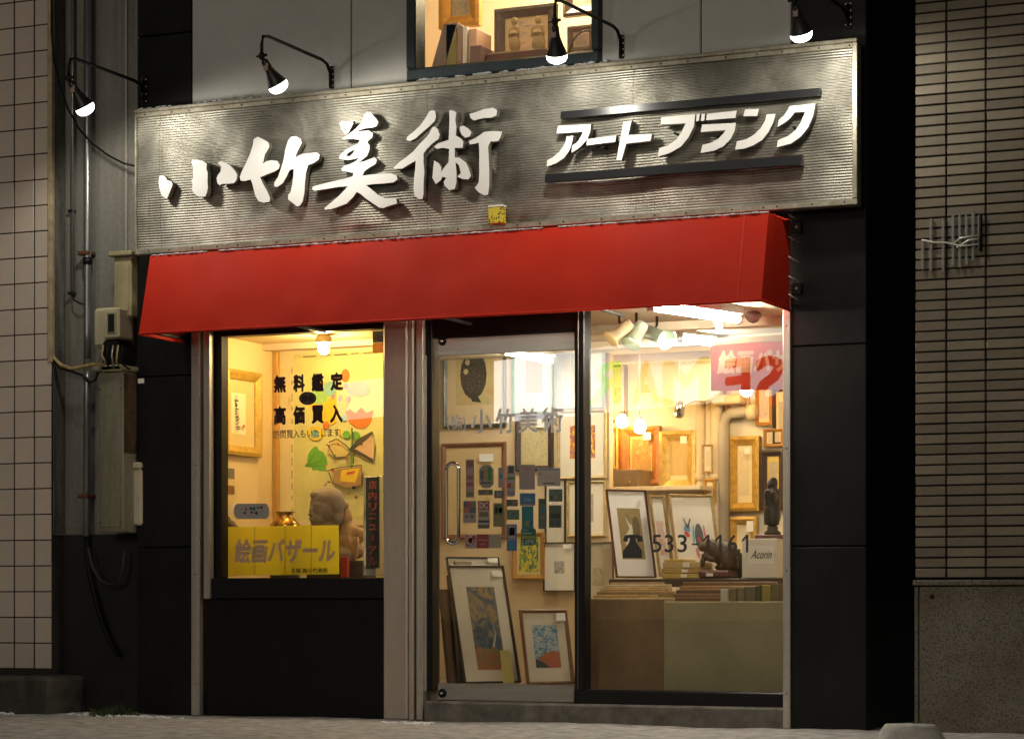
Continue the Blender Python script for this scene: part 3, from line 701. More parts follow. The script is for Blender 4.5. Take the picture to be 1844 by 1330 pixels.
letter('character', [z8([(1365,315),(1650,285),(1625,420),(1570,550),(1490,650),(1380,730),(1220,770),(1235,690),(1340,650),(1430,580),(1490,490),(1535,380),(1420,385),(1370,450),(1310,500),(1230,545),(1245,465),(1300,420),(1340,360)])], 'last slanted white katakana character')
BAR = mat('gloss_black_bar', (.016, .017, .019), .28, .2, var=.1)
for P in ([(1010, 201), (1476, 158), (1474, 171), (1009, 214)], [(982, 314), (1445, 279), (1443, 296), (981, 328)]):
    put('black_bar', plate([P], LY, .034), BAR, G)
q = MB()                                       # stand-off pins that carry the letters
for px, py in ((300,330),(363,310),(408,310),(470,290),(525,290),(640,250),(650,330),(760,290),(810,270),(870,250),(1010,285),(1040,250),(1086,265),(1130,250),(1215,240),(1290,245),(1370,240),(1430,230),(1050,205),(1400,172),(1050,315),(1400,291),(1245,190),(1200,305)):
    c = at(px, py, LY + .03); q.tube([(c.x, LY + .02, c.z), (c.x, SY + .03, c.z)], .006, 6)
q.build('letter_pins', METALB, G, 'stuff')

# little yellow block under the lettering
YB = thing('yellow_block', 'small yellow block with dark spots fixed to the bottom edge of the signboard', 'block', at(892, 402, SY - .02))
a, b = xa(879, SY - .06), xa(905, SY - .06); z0_, z1_ = za(892, 402, SY - .06), za(892, 373, SY - .06)
YBM = bpy.data.materials.new('spotted_yellow'); YBM.use_nodes = True
t_ = YBM.node_tree; b_ = t_.nodes['Principled BSDF']; tc1 = t_.nodes.new('ShaderNodeTexCoord'); v1 = t_.nodes.new('ShaderNodeTexVoronoi'); v1.inputs['Scale'].default_value = 70
t_.links.new(tc1.outputs['Object'], v1.inputs['Vector']); rr = t_.nodes.new('ShaderNodeValToRGB'); rr.color_ramp.elements[0].position = .30; rr.color_ramp.elements[0].color = (.05, .045, .01, 1); rr.color_ramp.elements[1].position = .42; rr.color_ramp.elements[1].color = (.62, .52, .03, 1)
t_.links.new(v1.outputs['Distance'], rr.inputs['Fac']); t_.links.new(rr.outputs['Color'], b_.inputs['Base Color'])
bx('block_body', YBM, YB, a, b, SY - .06, SY - .012, z0_, z1_, .003)
bx('white_top', mat('white_plastic', (.8, .79, .7), .5), YB, a, b + .002, SY - .062, SY - .012, z1_ + .0005, z1_ + .012, .002)

# ================================================================== AWNING
AYB, AYT = -.48, -.365
ax0, ax1 = xa(250, AYB), xa(1371, AYB)
azb, azt = za(810, 571, AYB), za(826, 421.5, AYT)
A = thing('red_awning', 'red fabric awning box spanning the whole shop opening', 'awning', ((ax0 + ax1) / 2, 0, azb))
REDM = bpy.data.materials.new('red_awning_fabric'); REDM.use_nodes = True
t_ = REDM.node_tree; b_ = t_.nodes['Principled BSDF']; b_.inputs['Roughness'].default_value = .55; b_.inputs['Specular IOR Level'].default_value = .22
tc1 = t_.nodes.new('ShaderNodeTexCoord'); n1 = t_.nodes.new('ShaderNodeTexNoise'); n1.inputs['Scale'].default_value = 2.2; n1.inputs['Detail'].default_value = 6
mp1 = t_.nodes.new('ShaderNodeMapping'); mp1.inputs['Scale'].default_value = (1.4, 1, 1); t_.links.new(tc1.outputs['Object'], mp1.inputs['Vector']); t_.links.new(mp1.outputs['Vector'], n1.inputs['Vector'])
rr = t_.nodes.new('ShaderNodeValToRGB'); rr.color_ramp.elements[0].position = .3; rr.color_ramp.elements[0].color = (.54, .020, .005, 1); rr.color_ramp.elements[1].position = .7; rr.color_ramp.elements[1].color = (.64, .030, .008, 1)
t_.links.new(n1.outputs['Fac'], rr.inputs['Fac']); t_.links.new(rr.outputs['Color'], b_.inputs['Base Color'])
n2 = t_.nodes.new('ShaderNodeTexNoise'); n2.inputs['Scale'].default_value = 260; t_.links.new(tc1.outputs['Object'], n2.inputs['Vector'])
bp = t_.nodes.new('ShaderNodeBump'); bp.inputs['Strength'].default_value = .12; bp.inputs['Distance'].default_value = .002; t_.links.new(n2.outputs['Fac'], bp.inputs['Height']); t_.links.new(bp.outputs['Normal'], b_.inputs['Normal'])
def sag(u, v): return .007 * math.sin(math.pi * v) * (abs(math.sin(u * 4 * math.pi)) - .5) + .006 * noise.noise(Vector((u * 9, v * 2.2, 5))) * math.sin(math.pi * v) + .004 * noise.noise(Vector((u * 26, v * 3, 9))) * v
q = MB(); n, mrow = 120, 10; grid = []
for j in range(mrow + 1):
    v = j / mrow; y = AYT + (AYB - AYT) * v; z = azt + (azb - azt) * v
    grid.append([q.bm.verts.new((ax0 + (ax1 - ax0) * i / n, y - sag(i / n, v), z + .003 * noise.noise(Vector((i * .2, v, 1))))) for i in range(n + 1)])
for j in range(mrow):
    for i in range(n): f = q.bm.faces.new((grid[j][i], grid[j][i+1], grid[j+1][i+1], grid[j+1][i])); f.smooth = True
q.build('front_cloth', REDM, A)
for X, nm in ((ax0, 'side_cloth'), (ax1, 'side_cloth')):
    q = MB(); grid = []
    for j in range(9):
        v = j / 8; y0 = AYT + (AYB - AYT) * v; z = azt + (azb - azt) * v
        grid.append([q.bm.verts.new((X + .006 * noise.noise(Vector((k * .5, v * 3, X))) * math.sin(math.pi * k / 8), y0 + (-.02 - y0) * k / 8, z)) for k in range(9)])
    for j in range(8):
        for i in range(8): f = q.bm.faces.new((grid[j][i], grid[j][i+1], grid[j+1][i+1], grid[j+1][i])); f.smooth = True
    q.build(nm, REDM, A)
q = MB(); q.quad((ax0, AYT, azt), (ax1, AYT, azt), (ax1, -.02, azt + .012), (ax0, -.02, azt + .012)); q.build('top_cloth', REDM, A)
MB().tube([(ax0, AYB - .002, azb), (ax1, AYB - .002, azb)], .007, 8).tube([(ax0, AYB, azb), (ax0, -.02, azb)], .007, 8).tube([(ax1, AYB, azb), (ax1, -.02, azb)], .007, 8).build('hem', REDM, A)
for u in (.966,):                                # sewn seam near the right end
    q = MB(); n2 = 8; L_ = []
    for j in range(n2 + 1):
        v = j / n2; y = AYT + (AYB - AYT) * v - sag(u, v) - .0015; z = azt + (azb - azt) * v; x = ax0 + (ax1 - ax0) * u
        L_.append((q.bm.verts.new((x - .007, y + .001, z)), q.bm.verts.new((x, y - .0012, z)), q.bm.verts.new((x + .007, y + .001, z))))
    for p_, r_ in zip(L_[:-1], L_[1:]):
        for m_ in (0, 1): q.bm.faces.new((p_[m_], p_[m_+1], r_[m_+1], r_[m_]))
    q.build('seam', REDM, A)
FRM = mat('awning_steel_frame', (.05, .045, .04), .5, .6)
for k in range(5):
    x = ax0 + .02 + (ax1 - ax0 - .04) * k / 4
    MB().tube([(x, AYB + .02, azb + .02), (x, .0, azb + .02)], .010, 8).tube([(x, AYT + .02, azt - .03), (x, AYB + .02, azb + .02)], .010, 8).build('frame_arm', FRM, A)
for py in (392, 432, 468, 503, 536):
    c0 = at(1421, py - 6, -.05); c1 = at(1433, py + 6, -.003)
    MB().tube([(ax1 + .004, -.06, c0.z), (ax1 + .05, -.02, c1.z)], .0035, 6).build('lacing_cord', ALU, A)
for py in (411, 521):
    c = at(1441, py, 0); br = bx('bracket', METALB, A, c.x - .035, c.x + .018, -.045, -.003, c.z - .028, c.z + .028, .004)
    MB().lathe([(.008, 0), (.006, .006)], (c.x - .005, -.045, c.z), (0, -1, 0), 6).build('bolt', ALU, br)
# snow lying on edges
def snowline(x0, x1, y, z, r, n, nm, lab, cover=.75, seed=0):
    q = MB(); rnd = random.Random(seed)
    for i in range(n):
        u = (i + .5) / n; x = x0 + (x1 - x0) * u
        if noise.noise(Vector((u * 14 + seed, seed, 0))) * .9 + .5 > cover: continue
        h = r * rnd.uniform(.5, 1.2); bmesh.ops.create_icosphere(q.bm, subdivisions=1, radius=1, matrix=Matrix.Translation((x, y + rnd.uniform(-.004, .008), z + h * .2)) @ Matrix.Diagonal(((x1 - x0) / n * rnd.uniform(.7, 1.3), r * 1.6, h, 1)))
    o = q.build(nm, SNOW, None, 'stuff', True); return tag(o, lab, 'snow')
snowline(ax0 + .01, ax1, AYT - .002, azt + .001, .0045, 260, 'snow_on_awning', 'thin crust of white snow along the top edge of the red awning', .8, 3)
snowline(sx0, sx0 + 1.1, SY + .03, sz1 + .002, .014, 70, 'snow_on_sign', 'crumbs of old snow on the left top edge of the signboard', .6, 5)
snowline(w20 - .01, w21 + .05, -.035, zw2 + .0, .010, 60, 'snow_on_sill', 'thin snow on the sill of the upstairs window', .6, 8)

# ================================================================== FOUR SPOT LAMPS ABOVE THE SIGN
BULB = emis('lit_bulb', (1.0, .95, .83), 7)
FITM = mat('lamp_dark_housing', (.03, .028, .025), .4, .3, var=.2)
def lamp(label, plate_px, arm_px, bulb_px, L=.78):
    (px, p0, p1), (ex, ey) = plate_px, arm_px
    c = at(px, (p0 + p1) / 2, -.0); zt, zb = za(px, p0), za(px, p1)
    t = thing('spot_lamp', label, 'lamp', (c.x, 0, zb), 'spot lamps above the signboard')
    pl = bx('wall_bracket', METALB, t, c.x - .014, c.x + .014, -.012, -.001, zb, zt, .002)
    for k in range(4):
        z = zb + (zt - zb) * (k + .5) / 4
        for s_ in (-1, 1): MB().lathe([(.0055, 0), (.004, .004)], (c.x + s_ * .013, -.012, z), (0, -1, 0), 8).build('bolt', ALU, pl)
    e = at(ex, ey, -L); a0 = Vector((c.x, -.02, zt - .02))
    top = Vector((c.x, -.10, e.z))
    pts = [Vector((c.x, -.02, zb + .01)), a0, Vector((c.x, -.025, e.z - .05)), Vector((c.x + (e.x - c.x) * .06, -.06, e.z - .012)), Vector((c.x + (e.x - c.x) * .12, -.12, e.z))]
    pts += [Vector((c.x, 0, e.z)).lerp(Vector((e.x, -L, e.z)), k) for k in (.4, .7, .93)]
    pts += [Vector((e.x, -L - .0, e.z - .012)), Vector((e.x, -L - .015, e.z - .05)), Vector((e.x, -L - .015, e.z - .11))]
    MB().tube(pts, .0095, 8).build('arm', METALB, t)
    b = at(*bulb_px, -L + .075); j = Vector((e.x, -L - .015, e.z - .12)); ax = (b - j).normalized(); ln = (b - j).length
    MB().lathe([(.008, -.02), (.016, -.012), (.016, .012), (.010, .02)], j, (0, 0, 1), 10).build('swivel', METALB, t)
    wn = MB().tube([j + Vector((-.032, 0, .0)), j + Vector((.032, 0, .004))], [.006, .009], 6).build('wing_nut', METALB, t)
    h = MB().lathe([(.012, .02), (.020, .03), (.022, ln * .38), (.026, ln * .48), (.040, ln * .70), (.053, ln * .86), (.056, ln * .89), (.052, ln * .895)], j, ax, 20).build('housing', FITM, t)
    side = ax.cross(Vector((0, 0, 1))).normalized(); q = j + ax * ln * .36 - Vector((0, .025, 0))
    MB().box(q.x - .012, q.x + .012, q.y - .002, q.y + .004, q.z - .02, q.z + .02).build('rating_label', mat('orange_label', (.5, .35, .28), .6), h)
    MB().lathe([(.053, ln * .897), (.055, ln * .92), (.053, ln * 1.0), (.043, ln * 1.08), (.025, ln * 1.13), (.002, ln * 1.15)], j, ax, 20).build('bulb', BULB, t)
    ld = bpy.data.lights.new('bulb_light', 'SPOT'); ld.energy = 21.5; ld.color = (1.0, .94, .81); ld.shadow_soft_size = .05; ld.spot_size = R(172); ld.spot_blend = .35
    lo = bpy.data.objects.new('bulb_light', ld); C.objects.link(lo); lo.parent = t
    lo.location = j + ax * (ln * 1.17 + .055) - LOC[t]; lo.rotation_euler = (-ax).to_track_quat('Z', 'Y').to_euler()
lamp('lit spot lamp hanging out over the gap, farthest left', (262, 138, 190), (127, 103), (155, 198))
lamp('lit spot lamp above the brush lettering, second from the left', (598, 120, 160), (474, 62), (503, 158))
lamp('lit spot lamp hanging in front of the upstairs window', (1120, 64, 106), (1001, -3), (1003, 105))
lamp('lit spot lamp above the katakana end of the signboard', (1529, 2, 52), (1432, -42), (1444, 66))

# ================================================================== GROUND BITS
wd = MB(); wc = at(208, 1303, -.25)
for k in range(220):
    r_ = random.gauss(0, .07); x = wc.x + r_; y = wc.y + random.gauss(0, .05); hgt = random.uniform(.02, .085) * max(.3, 1 - abs(r_) * 5); dx = random.uniform(-.04, .04); wdt = .004
    wd.quad((x - wdt, y, 0), (x + wdt, y, 0), (x + wdt * .6 + dx * .6, y - .008, hgt * .7), (x - wdt * .2 + dx, y - .012, hgt))
tag(wd.build('weed_tuft', mat('weed_green', (.05, .085, .018), .7, var=.4, scale=30)), 'tuft of green weeds at the foot of the left pilaster', 'plant', None, 'stuff')
sb = MB()
for k in range(140):
    u = random.random(); px = random.choice([random.gauss(225, 28), random.uniform(0, 26), random.gauss(740, 30), random.uniform(120, 330)]); yy = random.uniform(-.38, -.22)
    c = at(px, 1303, yy); s_ = random.uniform(.004, .016)
    bmesh.ops.create_icosphere(sb.bm, subdivisions=1, radius=1, matrix=Matrix.Translation((c.x, yy, groundz(c.x, yy) + s_ * .2)) @ Matrix.Rotation(random.random() * 3, 4, 'Z') @ Matrix.Diagonal((s_ * 1.7, s_, s_ * .6, 1)))
tag(sb.build('snow_crumbs', SNOW, None, 'stuff'), 'crumbs of dirty snow and debris along the foot of the wall', 'snow')
#@@PART3
# ================================================================== INSIDE THE SHOP
def atz(px, py, z):
    d = ray(px, py); return CAM + d * ((z - CAM.z) / d.z)
def frame_mat(col, rough=.4, metal=0.):
    n = 'frame_%.3f_%.3f_%.3f_%.1f' % (*col, metal); return mat(n, col, rough, metal, var=.25, scale=25, bump=.15, bscale=70)
TAGM = mat('price_tag_paper', (.82, .80, .76), .8, var=.03)
PW = []
def picture(label, box, Y, fw, fcol, matcol, inset, artm, alpha=0., lean=0., tagpos=None, metal=0., depth=.022, base=None, W=None, H=None, motifs=None, name='framed_picture', group='pictures in the shop'):
    """box: photo pixels (x0,y0,x1,y1) of the bottom-anchored picture in plane Y; alpha turns it about the vertical, lean (degrees) tips it back.
       inset: (left, top, right, bottom) of the artwork as fractions of the inside; motifs: [(outline 0..1, material)]"""
    x0, y0, x1, y1 = box; s = S((x0+x1)/2, Y); al = R(alpha); le = R(lean)
    if base is None: base = at((x0+x1)/2, y1, Y)
    W = W or (x1 - x0) / (s * math.cos(al - TH)) ; H = H or (y1 - y0) / s / math.cos(le)
    if alpha == 0: W = xa(x1, Y) - xa(x0, Y)
    U = Vector((math.cos(al), math.sin(al), 0)); N = Vector((math.sin(al), -math.cos(al), 0)); Vv = Vector((0, 0, math.cos(le))) - N * math.sin(le); Nn = N * math.cos(le) + Vector((0, 0, math.sin(le)))
    P = lambda u, v, d: base + U * u + Vv * v + Nn * d
    t = thing(name, label, 'picture', base, group)
    q = MB(); ins = [(0, 0.), (0, depth), (fw * .35, depth * 1.15), (fw * .7, depth * .8), (fw, depth * .55), (fw, depth * .1)]
    rings = []
    for i_, d in ins:
        rings.append([q.bm.verts.new(P(*c, d)) for c in ((-W/2 + i_, i_), (W/2 - i_, i_), (W/2 - i_, H - i_), (-W/2 + i_, H - i_))])
    for a, b in zip(rings[:-1], rings[1:]):
        for k in range(4): q.bm.faces.new((a[k], a[(k+1) % 4], b[(k+1) % 4], b[k]))
    q.build('frame', frame_mat(fcol, .4, metal), t)
    q = MB(); q.quad(P(-W/2 + .004, .004, .0015), P(W/2 - .004, .004, .0015), P(W/2 - .004, H - .004, .0015), P(-W/2 + .004, H - .004, .0015)); q.build('backing', BLACKP, t)
    d = depth * .3
    q = MB(); q.quad(P(-W/2 + fw, fw, d), P(W/2 - fw, fw, d), P(W/2 - fw, H - fw, d), P(-W/2 + fw, H - fw, d)); q.build('mount', mat('mount_%.2f_%.2f_%.2f' % matcol, matcol, .85, var=.03), t)
    iw, ih = W - 2 * fw, H - 2 * fw; l, tp, r_, bt = inset
    u0, u1, v0, v1 = -W/2 + fw + iw * l, W/2 - fw - iw * r_, fw + ih * bt, H - fw - ih * tp; d += .0012
    if artm:
        q = MB(); q.quad(P(u0, v0, d), P(u1, v0, d), P(u1, v1, d), P(u0, v1, d)); ao = q.build('artwork', artm, t)
        for poly, m_ in (motifs or []):
            d += .0006; q = MB(); q.quad(*[P(u0 + (u1 - u0) * a, v0 + (v1 - v0) * b, d) for a, b in poly]); q.build('motif', m_, ao)
    if tagpos:
        a, b, w_, h_ = tagpos; q = MB(); d = depth * 1.2
        q.quad(P(-W/2 + W * a, H * b, d), P(-W/2 + W * (a + w_), H * b, d), P(-W/2 + W * (a + w_), H * (b + h_), d), P(-W/2 + W * a, H * (b + h_), d)); q.build('price_tag', TAGM, t)
    return t
def flat(name, col): return mat(name, col, .8, var=.12, scale=20)
def ell(cx, cy, rx, ry, n=14, rot=0.): return [(cx + rx * math.cos(2*math.pi*k/n) * math.cos(rot) - ry * math.sin(2*math.pi*k/n) * math.sin(rot), cy + rx * math.cos(2*math.pi*k/n) * math.sin(rot) + ry * math.sin(2*math.pi*k/n) * math.cos(rot)) for k in range(n)]

# picture wall facing the door
WY = 2.2
bx('picture_wall', mat('tan_board', (.66, .50, .30), .8, var=.07, scale=2), B, xa(760, WY), xa(1098, WY), WY, WY + .06, FZ, CZ)
PY = WY - .003
picture('tall picture of a dark owl on a tan sheet in a black frame', (800, 600, 912, 770), PY, .022, (.03, .025, .02), (.60, .46, .27), (.16, .12, .14, .22), art('owl_sheet', [(.48, .32, .15), (.55, .40, .18), (.42, .38, .16)], 3),
  motifs=[(ell(.45, .52, .34, .42), art('owl_feathers', [(.015, .011, .008), (.04, .028, .017), (.16, .11, .055)], 24, .3, (1, 1, 1))), ([(.22, .80), (.30, .97), (.40, .88), (.62, .86), (.50, .92), (.30, .84)], flat('owl_green', (.03, .20, .05))), (ell(.30, .74, .06, .05), flat('owl_eye', (.55, .42, .22))), (ell(.26, .58, .06, .05), flat('owl_eye', (.5, .4, .2))), ([(.36, .20), (.52, .20), (.66, .04), (.42, .06)], flat('owl_brown', (.04, .03, .02)))])
picture('picture with a pale mount and dusty pink sheet right of the owl', (924, 596, 998, 745), PY, .014, (.02, .14, .05), (.80, .72, .58), (.30, .22, .26, .24), art('pink_sheet', [(.50, .36, .32), (.42, .30, .30), (.62, .46, .30)], 4))
picture('grey framed picture with a pale sheet behind the middle window post', (1003, 600, 1092, 738), PY, .03, (.34, .36, .36), (.74, .68, .56), (.25, .2, .3, .2), art('grey_sheet', [(.45, .42, .36), (.6, .55, .45)], 6))
picture('small dark framed picture of a pale swirl with a tag', (930, 746, 997, 848), PY, .035, (.045, .025, .022), (.55, .42, .20), (.04, .04, .04, .1), art('swirl', [(.30, .26, .15), (.62, .50, .24), (.48, .42, .28)], 5, 3), tagpos=(.55, .76, .3, .15))
picture('pale framed picture of bright yellow flowers beside the window post', (1005, 738, 1093, 862), PY, .018, (.50, .37, .18), (.76, .68, .54), (.22, .2, .2, .28), art('yellow_flowers', [(.65, .45, .02), (.70, .52, .05), (.55, .08, .03), (.18, .12, .22), (.12, .22, .05)], 7))
picture('brown wooden frame with a plain tan sheet behind the door handle', (797, 797, 912, 970), PY, .03, (.17, .06, .02), (.60, .44, .22), (.22, .25, .2, .12), art('tan_sheet', [(.55, .38, .16), (.60, .44, .20), (.42, .28, .12)], 6), tagpos=(.60, .80, .22, .08))
picture('narrow dark framed white print behind the stickers', (983, 862, 1019, 978), PY, .008, (.03, .02, .02), (.74, .66, .52), (.3, .3, .3, .3), art('pale_print', [(.6, .5, .4), (.66, .58, .46)], 6))
picture('pale gold framed grey etching behind the window post', (1022, 866, 1092, 966), PY, .016, (.46, .34, .14), (.76, .68, .55), (.28, .2, .3, .25), art('grey_etching', [(.22, .20, .16), (.42, .36, .27), (.55, .48, .36)], 14))
picture('golden oak frame with a small yellow flower painting', (924, 958, 982, 1043), PY + -.02, .03, (.42, .20, .03), (.62, .50, .22), (.1, .02, .1, .08), art('daffodils', [(.70, .42, .01), (.65, .50, .02), (.10, .22, .06), (.04, .06, .05)], 5))
picture('white mounted small ink print in a thin black frame', (980, 976, 1037, 1064), PY - .02, .007, (.02, .018, .016), (.80, .74, .62), (.32, .38, .34, .36), art('ink_print', [(.10, .09, .08), (.40, .37, .32), (.60, .55, .47)], 5), tagpos=(.66, .86, .26, .10))
picture('thin brown framed drawing of green shoots right of the post', (1057, 975, 1106, 1078), 1.2, .006, (.16, .07, .03), (.76, .68, .55), (.2, .45, .35, .22), art('shoots', [(.70, .62, .48), (.66, .60, .42), (.20, .30, .07)], 7, .5, (4, 1, 1)), tagpos=(.64, .88, .28, .07))
# leaning pictures at the door, standing on low crates
CRATE = mat('crate_board', (.28, .20, .12), .8, var=.2)
zc1 = za(885, 1231, .75)
bx_t = MB().box(xa(786, .75), xa(1042, .75), .62, 1.3, FZ, zc1 - .002, .004).build('low_platform', CRATE)
tag(bx_t, 'low board platform behind the door carrying the leaning pictures', 'platform')
def leaning(label, top, bot, Y, ytop, ybot, **k):
    x0, x1 = bot; s = S((x0+x1)/2, Y); al = R(k.get('alpha', 55)); h = (ybot - ytop) / s
    shift = (sum(bot) - sum(top)) / 2 / s; d = shift / math.sin(al - TH); le = math.degrees(math.atan2(max(d, .01), h))
    k.setdefault('alpha', 55)
    return picture(label, (x0, ytop, x1, ybot), Y, lean=le, **k)
leaning('tall leaning picture of a dark cascade over red flowers', (800, 908), (836, 936), .78, 1018, 1230, fw=.012, fcol=(.05, .03, .02), matcol=(.62, .57, .47), inset=(.26, .17, .20, .10),
  artm=art('cascade', [(.03, .04, .06), (.05, .07, .10), (.12, .12, .12), (.30, .20, .06), (.06, .08, .11)], 3.2, 1.2, (1, 1, 2)), tagpos=(.76, .90, .18, .05),
  motifs=[([(0, 0), (1, 0), (1, .20), (.7, .27), (.4, .24), (.15, .28), (0, .25)], art('red_bloom', [(.42, .05, .03), (.36, .12, .05), (.10, .16, .05), (.50, .16, .06)], 9)), ([(.62, .27), (.70, .27), (.84, .44), (.72, .54), (.80, .44)], flat('water_line', (.36, .38, .36)))])
leaning('leaning wooden framed print of blue sky above a rust red slope', (930, 1022), (948, 1033), .80, 1098, 1232, fw=.018, fcol=(.20, .09, .04), matcol=(.66, .60, .47), inset=(.20, .18, .20, .20),
  artm=art('blue_cloud_sheet', [(.05, .14, .26), (.12, .26, .38), (.50, .52, .48), (.10, .22, .36)], 4, 1, (1, 1, 3)), tagpos=(.74, .84, .20, .11),
  motifs=[([(0, 0), (1, 0), (1, .36), (.7, .40), (.4, .34), (0, .16)], art('rust_slope', [(.38, .10, .05), (.44, .14, .07), (.30, .09, .05)], 5)), ([(0, 0), (.55, 0), (.3, .14), (0, .2)], flat('slate_foot', (.06, .07, .08)))])
leaning('white mounted picture standing behind the tall cascade picture', (800, 896), (836, 930), 1.0, 1003, 1228, fw=.006, fcol=(.04, .03, .025), matcol=(.72, .68, .60), inset=(.3, .3, .3, .3), artm=art('pale_print2', [(.6, .55, .48), (.66, .6, .5)], 5), tagpos=(.76, .95, .2, .04))
for k, (a, b, col) in enumerate(((786, 812, (.14, .08, .04)), (793, 826, (.09, .05, .03)), (801, 838, (.22, .15, .08)))):
    X0, Xt = xa(b, .72 + .08 * k), xa(a + 12, .72 + .08 * k); Y_ = .70 + .10 * k; zb_ = zc1; zt2 = za(810, 1060 - 25 * k, Y_)
    q = MB(); th = .03
    q.box(-.02, .0, 0, .05, 0, zt2 - zb_, .002)
    for v in q.bm.verts: v.co = Vector((X0 + v.co.x - v.co.z * .10, Y_ + v.co.y * 6, zb_ + v.co.z))
    tag(q.build('leaning_board', mat('board_%d' % k, col, .6, var=.25)), ['dark brown board leaning nearest the door hinge', 'blackish brown board leaning second from the door hinge', 'lighter brown board leaning behind the dark ones'][k], 'board', 'boards leaning inside the door')
yn = MB(); c = at(903, 1231, .70); wN = .10
for i in range(4):
    pass
q = MB(); a0, a1 = at(900, 1170, .70), at(917, 1170, .70); b0, b1 = at(906, 1229, .66), at(926, 1229, .66); q.quad(b0, b1, a1, a0); bmesh.ops.solidify(q.bm, geom=q.bm.faces[:], thickness=.002)
tag(q.build('yellow_note', mat('yellow_paper_note', (.62, .58, .26), .8, var=.05)), 'pale yellow paper slip at the corner of the cascade picture', 'note')

# ---------------- wide window: front boards, bin, shelf
zf1 = za(1126, 1078, .30); zf2 = za(1303, 1082, .24)
tag(MB().box(xa(1059, .30), xa(1196, .30), .30, .325, FZ, zf1, .004).build('brown_panel', mat('brown_hardboard', (.23, .15, .075), .7, var=.22, scale=3, bump=.2)), 'plain brown hardboard panel standing inside the wide window', 'panel')
tag(MB().box(xa(1195, .24), xa(1415, .24), .24, .27, FZ, zf2, .005).build('olive_panel', mat('olive_canvas_panel', (.31, .275, .16), .6, var=.2, scale=2.5, bump=.25)), 'broad olive canvas panel standing at the right of the wide window', 'panel')
labs = ['nearest pale backed frame edge in the picture bin', 'second frame edge in the bin with tan backing', 'third frame edge in the bin, dull gold', 'fourth frame edge in the bin, pale wood', 'fifth frame edge in the bin, tan cardboard', 'sixth frame edge in the bin, yellowish wood', 'rearmost frame edge in the picture bin']
for k in range(7):
    Y_ = .40 + .075 * k; x0 = xa(1062 + 6 * k, Y_); x1 = xa(1200 + random.uniform(-25, 15), Y_); zt = za(1130, 1074 - 4.6 * k + random.uniform(-1.5, 1.5), Y_)
    t = thing('stored_frame', labs[k], 'frame', ((x0+x1)/2, Y_, FZ), 'frames stored in the left half of the bin')
    bx('frame_edge', frame_mat(random.choice([(.42, .27, .10), (.5, .36, .17), (.34, .22, .10), (.55, .45, .28)])), t, x0, x1, Y_, Y_ + .028, FZ, zt, .004)
    bx('backing_board', mat('kraft_board', (.42, .30, .15), .85, var=.1), t, x0 + .02, x1 - .02, Y_ + .029, Y_ + .034, FZ, zt - .008, .001)
labs = ['nearest brown frame in the right half of the bin', 'second brown frame in the right half of the bin', 'third frame in the right half of the bin', 'fourth frame in the right half of the bin', 'rearmost brown frame in the right half of the bin']
for k in range(5):
    Y_ = .42 + .10 * k; x0 = xa(1205 + 6 * k, Y_); x1 = xa([1296, 1310, 1340, 1380, 1398][k], Y_); zt = za(1270, 1075 - 7.0 * k, Y_)
    t = thing('stored_frame', labs[k], 'frame', ((x0+x1)/2, Y_, FZ), 'frames stored in the right half of the bin')
    bx('frame_edge', frame_mat([(.16, .08, .03), (.20, .11, .05), (.12, .06, .03), (.32, .18, .07), (.20, .10, .04)][k]), t, x0, x1, Y_, Y_ + .03, FZ, zt, .004)
    bx('backing_board', MATS['kraft_board'], t, x0 + .02, x1 - .02, Y_ + .031, Y_ + .036, FZ, zt - .008, .001)
cols = [(.46, .44, .36), (.15, .13, .07), (.20, .17, .09), (.16, .14, .08), (.10, .08, .05), (.30, .24, .06), (.16, .13, .07)]
labs = ['pale grey green canvas edge at the left of the row', 'dark olive canvas edge, second in the row', 'light olive canvas edge, third in the row', 'olive brown canvas edge, fourth in the row', 'blackish canvas edge, fifth in the row', 'mustard canvas edge, sixth in the row', 'brown canvas edge nearest the right jamb']
xx = 1297
for k, wpx in enumerate((16, 15, 14, 20, 9, 18, 16)):
    Y_ = .32; x0 = xa(xx, Y_); x1 = xa(xx + wpx - 1, Y_); zt = za(xx, 1060 - 1.6 * k, Y_); xx += wpx
    tag(MB().box(x0, x1, Y_, Y_ + .07, FZ, zt, .004).build('canvas_edge', mat('canvas_%d' % k, cols[k], .8, var=.1)), labs[k], 'canvas', 'canvases standing edge-on in the bin')
# shelf
SHY = 1.05; zs = za(1220, 1041, SHY)
t = thing('display_shelf', 'long dark display shelf behind the picture bin', 'shelf', (xa(1240, SHY), SHY, FZ))
DKW = mat('dark_shelf_wood', (.045, .028, .018), .5, var=.3, scale=12)
bx('shelf_board', DKW, t, xa(1096, SHY), xa(1415, SHY), SHY, SHY + .55, zs - .045, zs - .001, .004)
for X in (xa(1110, SHY), xa(1400, SHY)): bx('leg', DKW, t, X, X + .05, SHY + .05, SHY + .1, FZ, zs - .046, .003)
leaning('white mounted print of a pale bird on olive in a red brown frame', (1089, 1165), (1108, 1181), SHY + .12, 881, 1040, fw=.008, fcol=(.14, .03, .025), matcol=(.80, .76, .70), inset=(.2, .2, .18, .2),
  artm=art('olive_print', [(.24, .17, .06), (.30, .21, .08), (.20, .15, .07)], 4), alpha=50, tagpos=(.76, .88, .12, .05),
  motifs=[([(.30, .86), (.45, .70), (.62, .66), (.55, .45), (.5, .25), (.3, .2), (.2, .35), (.3, .5), (.45, .6)], flat('pale_bird', (.66, .62, .48))), (ell(.75, .62, .17, .22), art('dark_foliage', [(.05, .04, .02), (.16, .10, .04), (.08, .08, .04)], 8))])
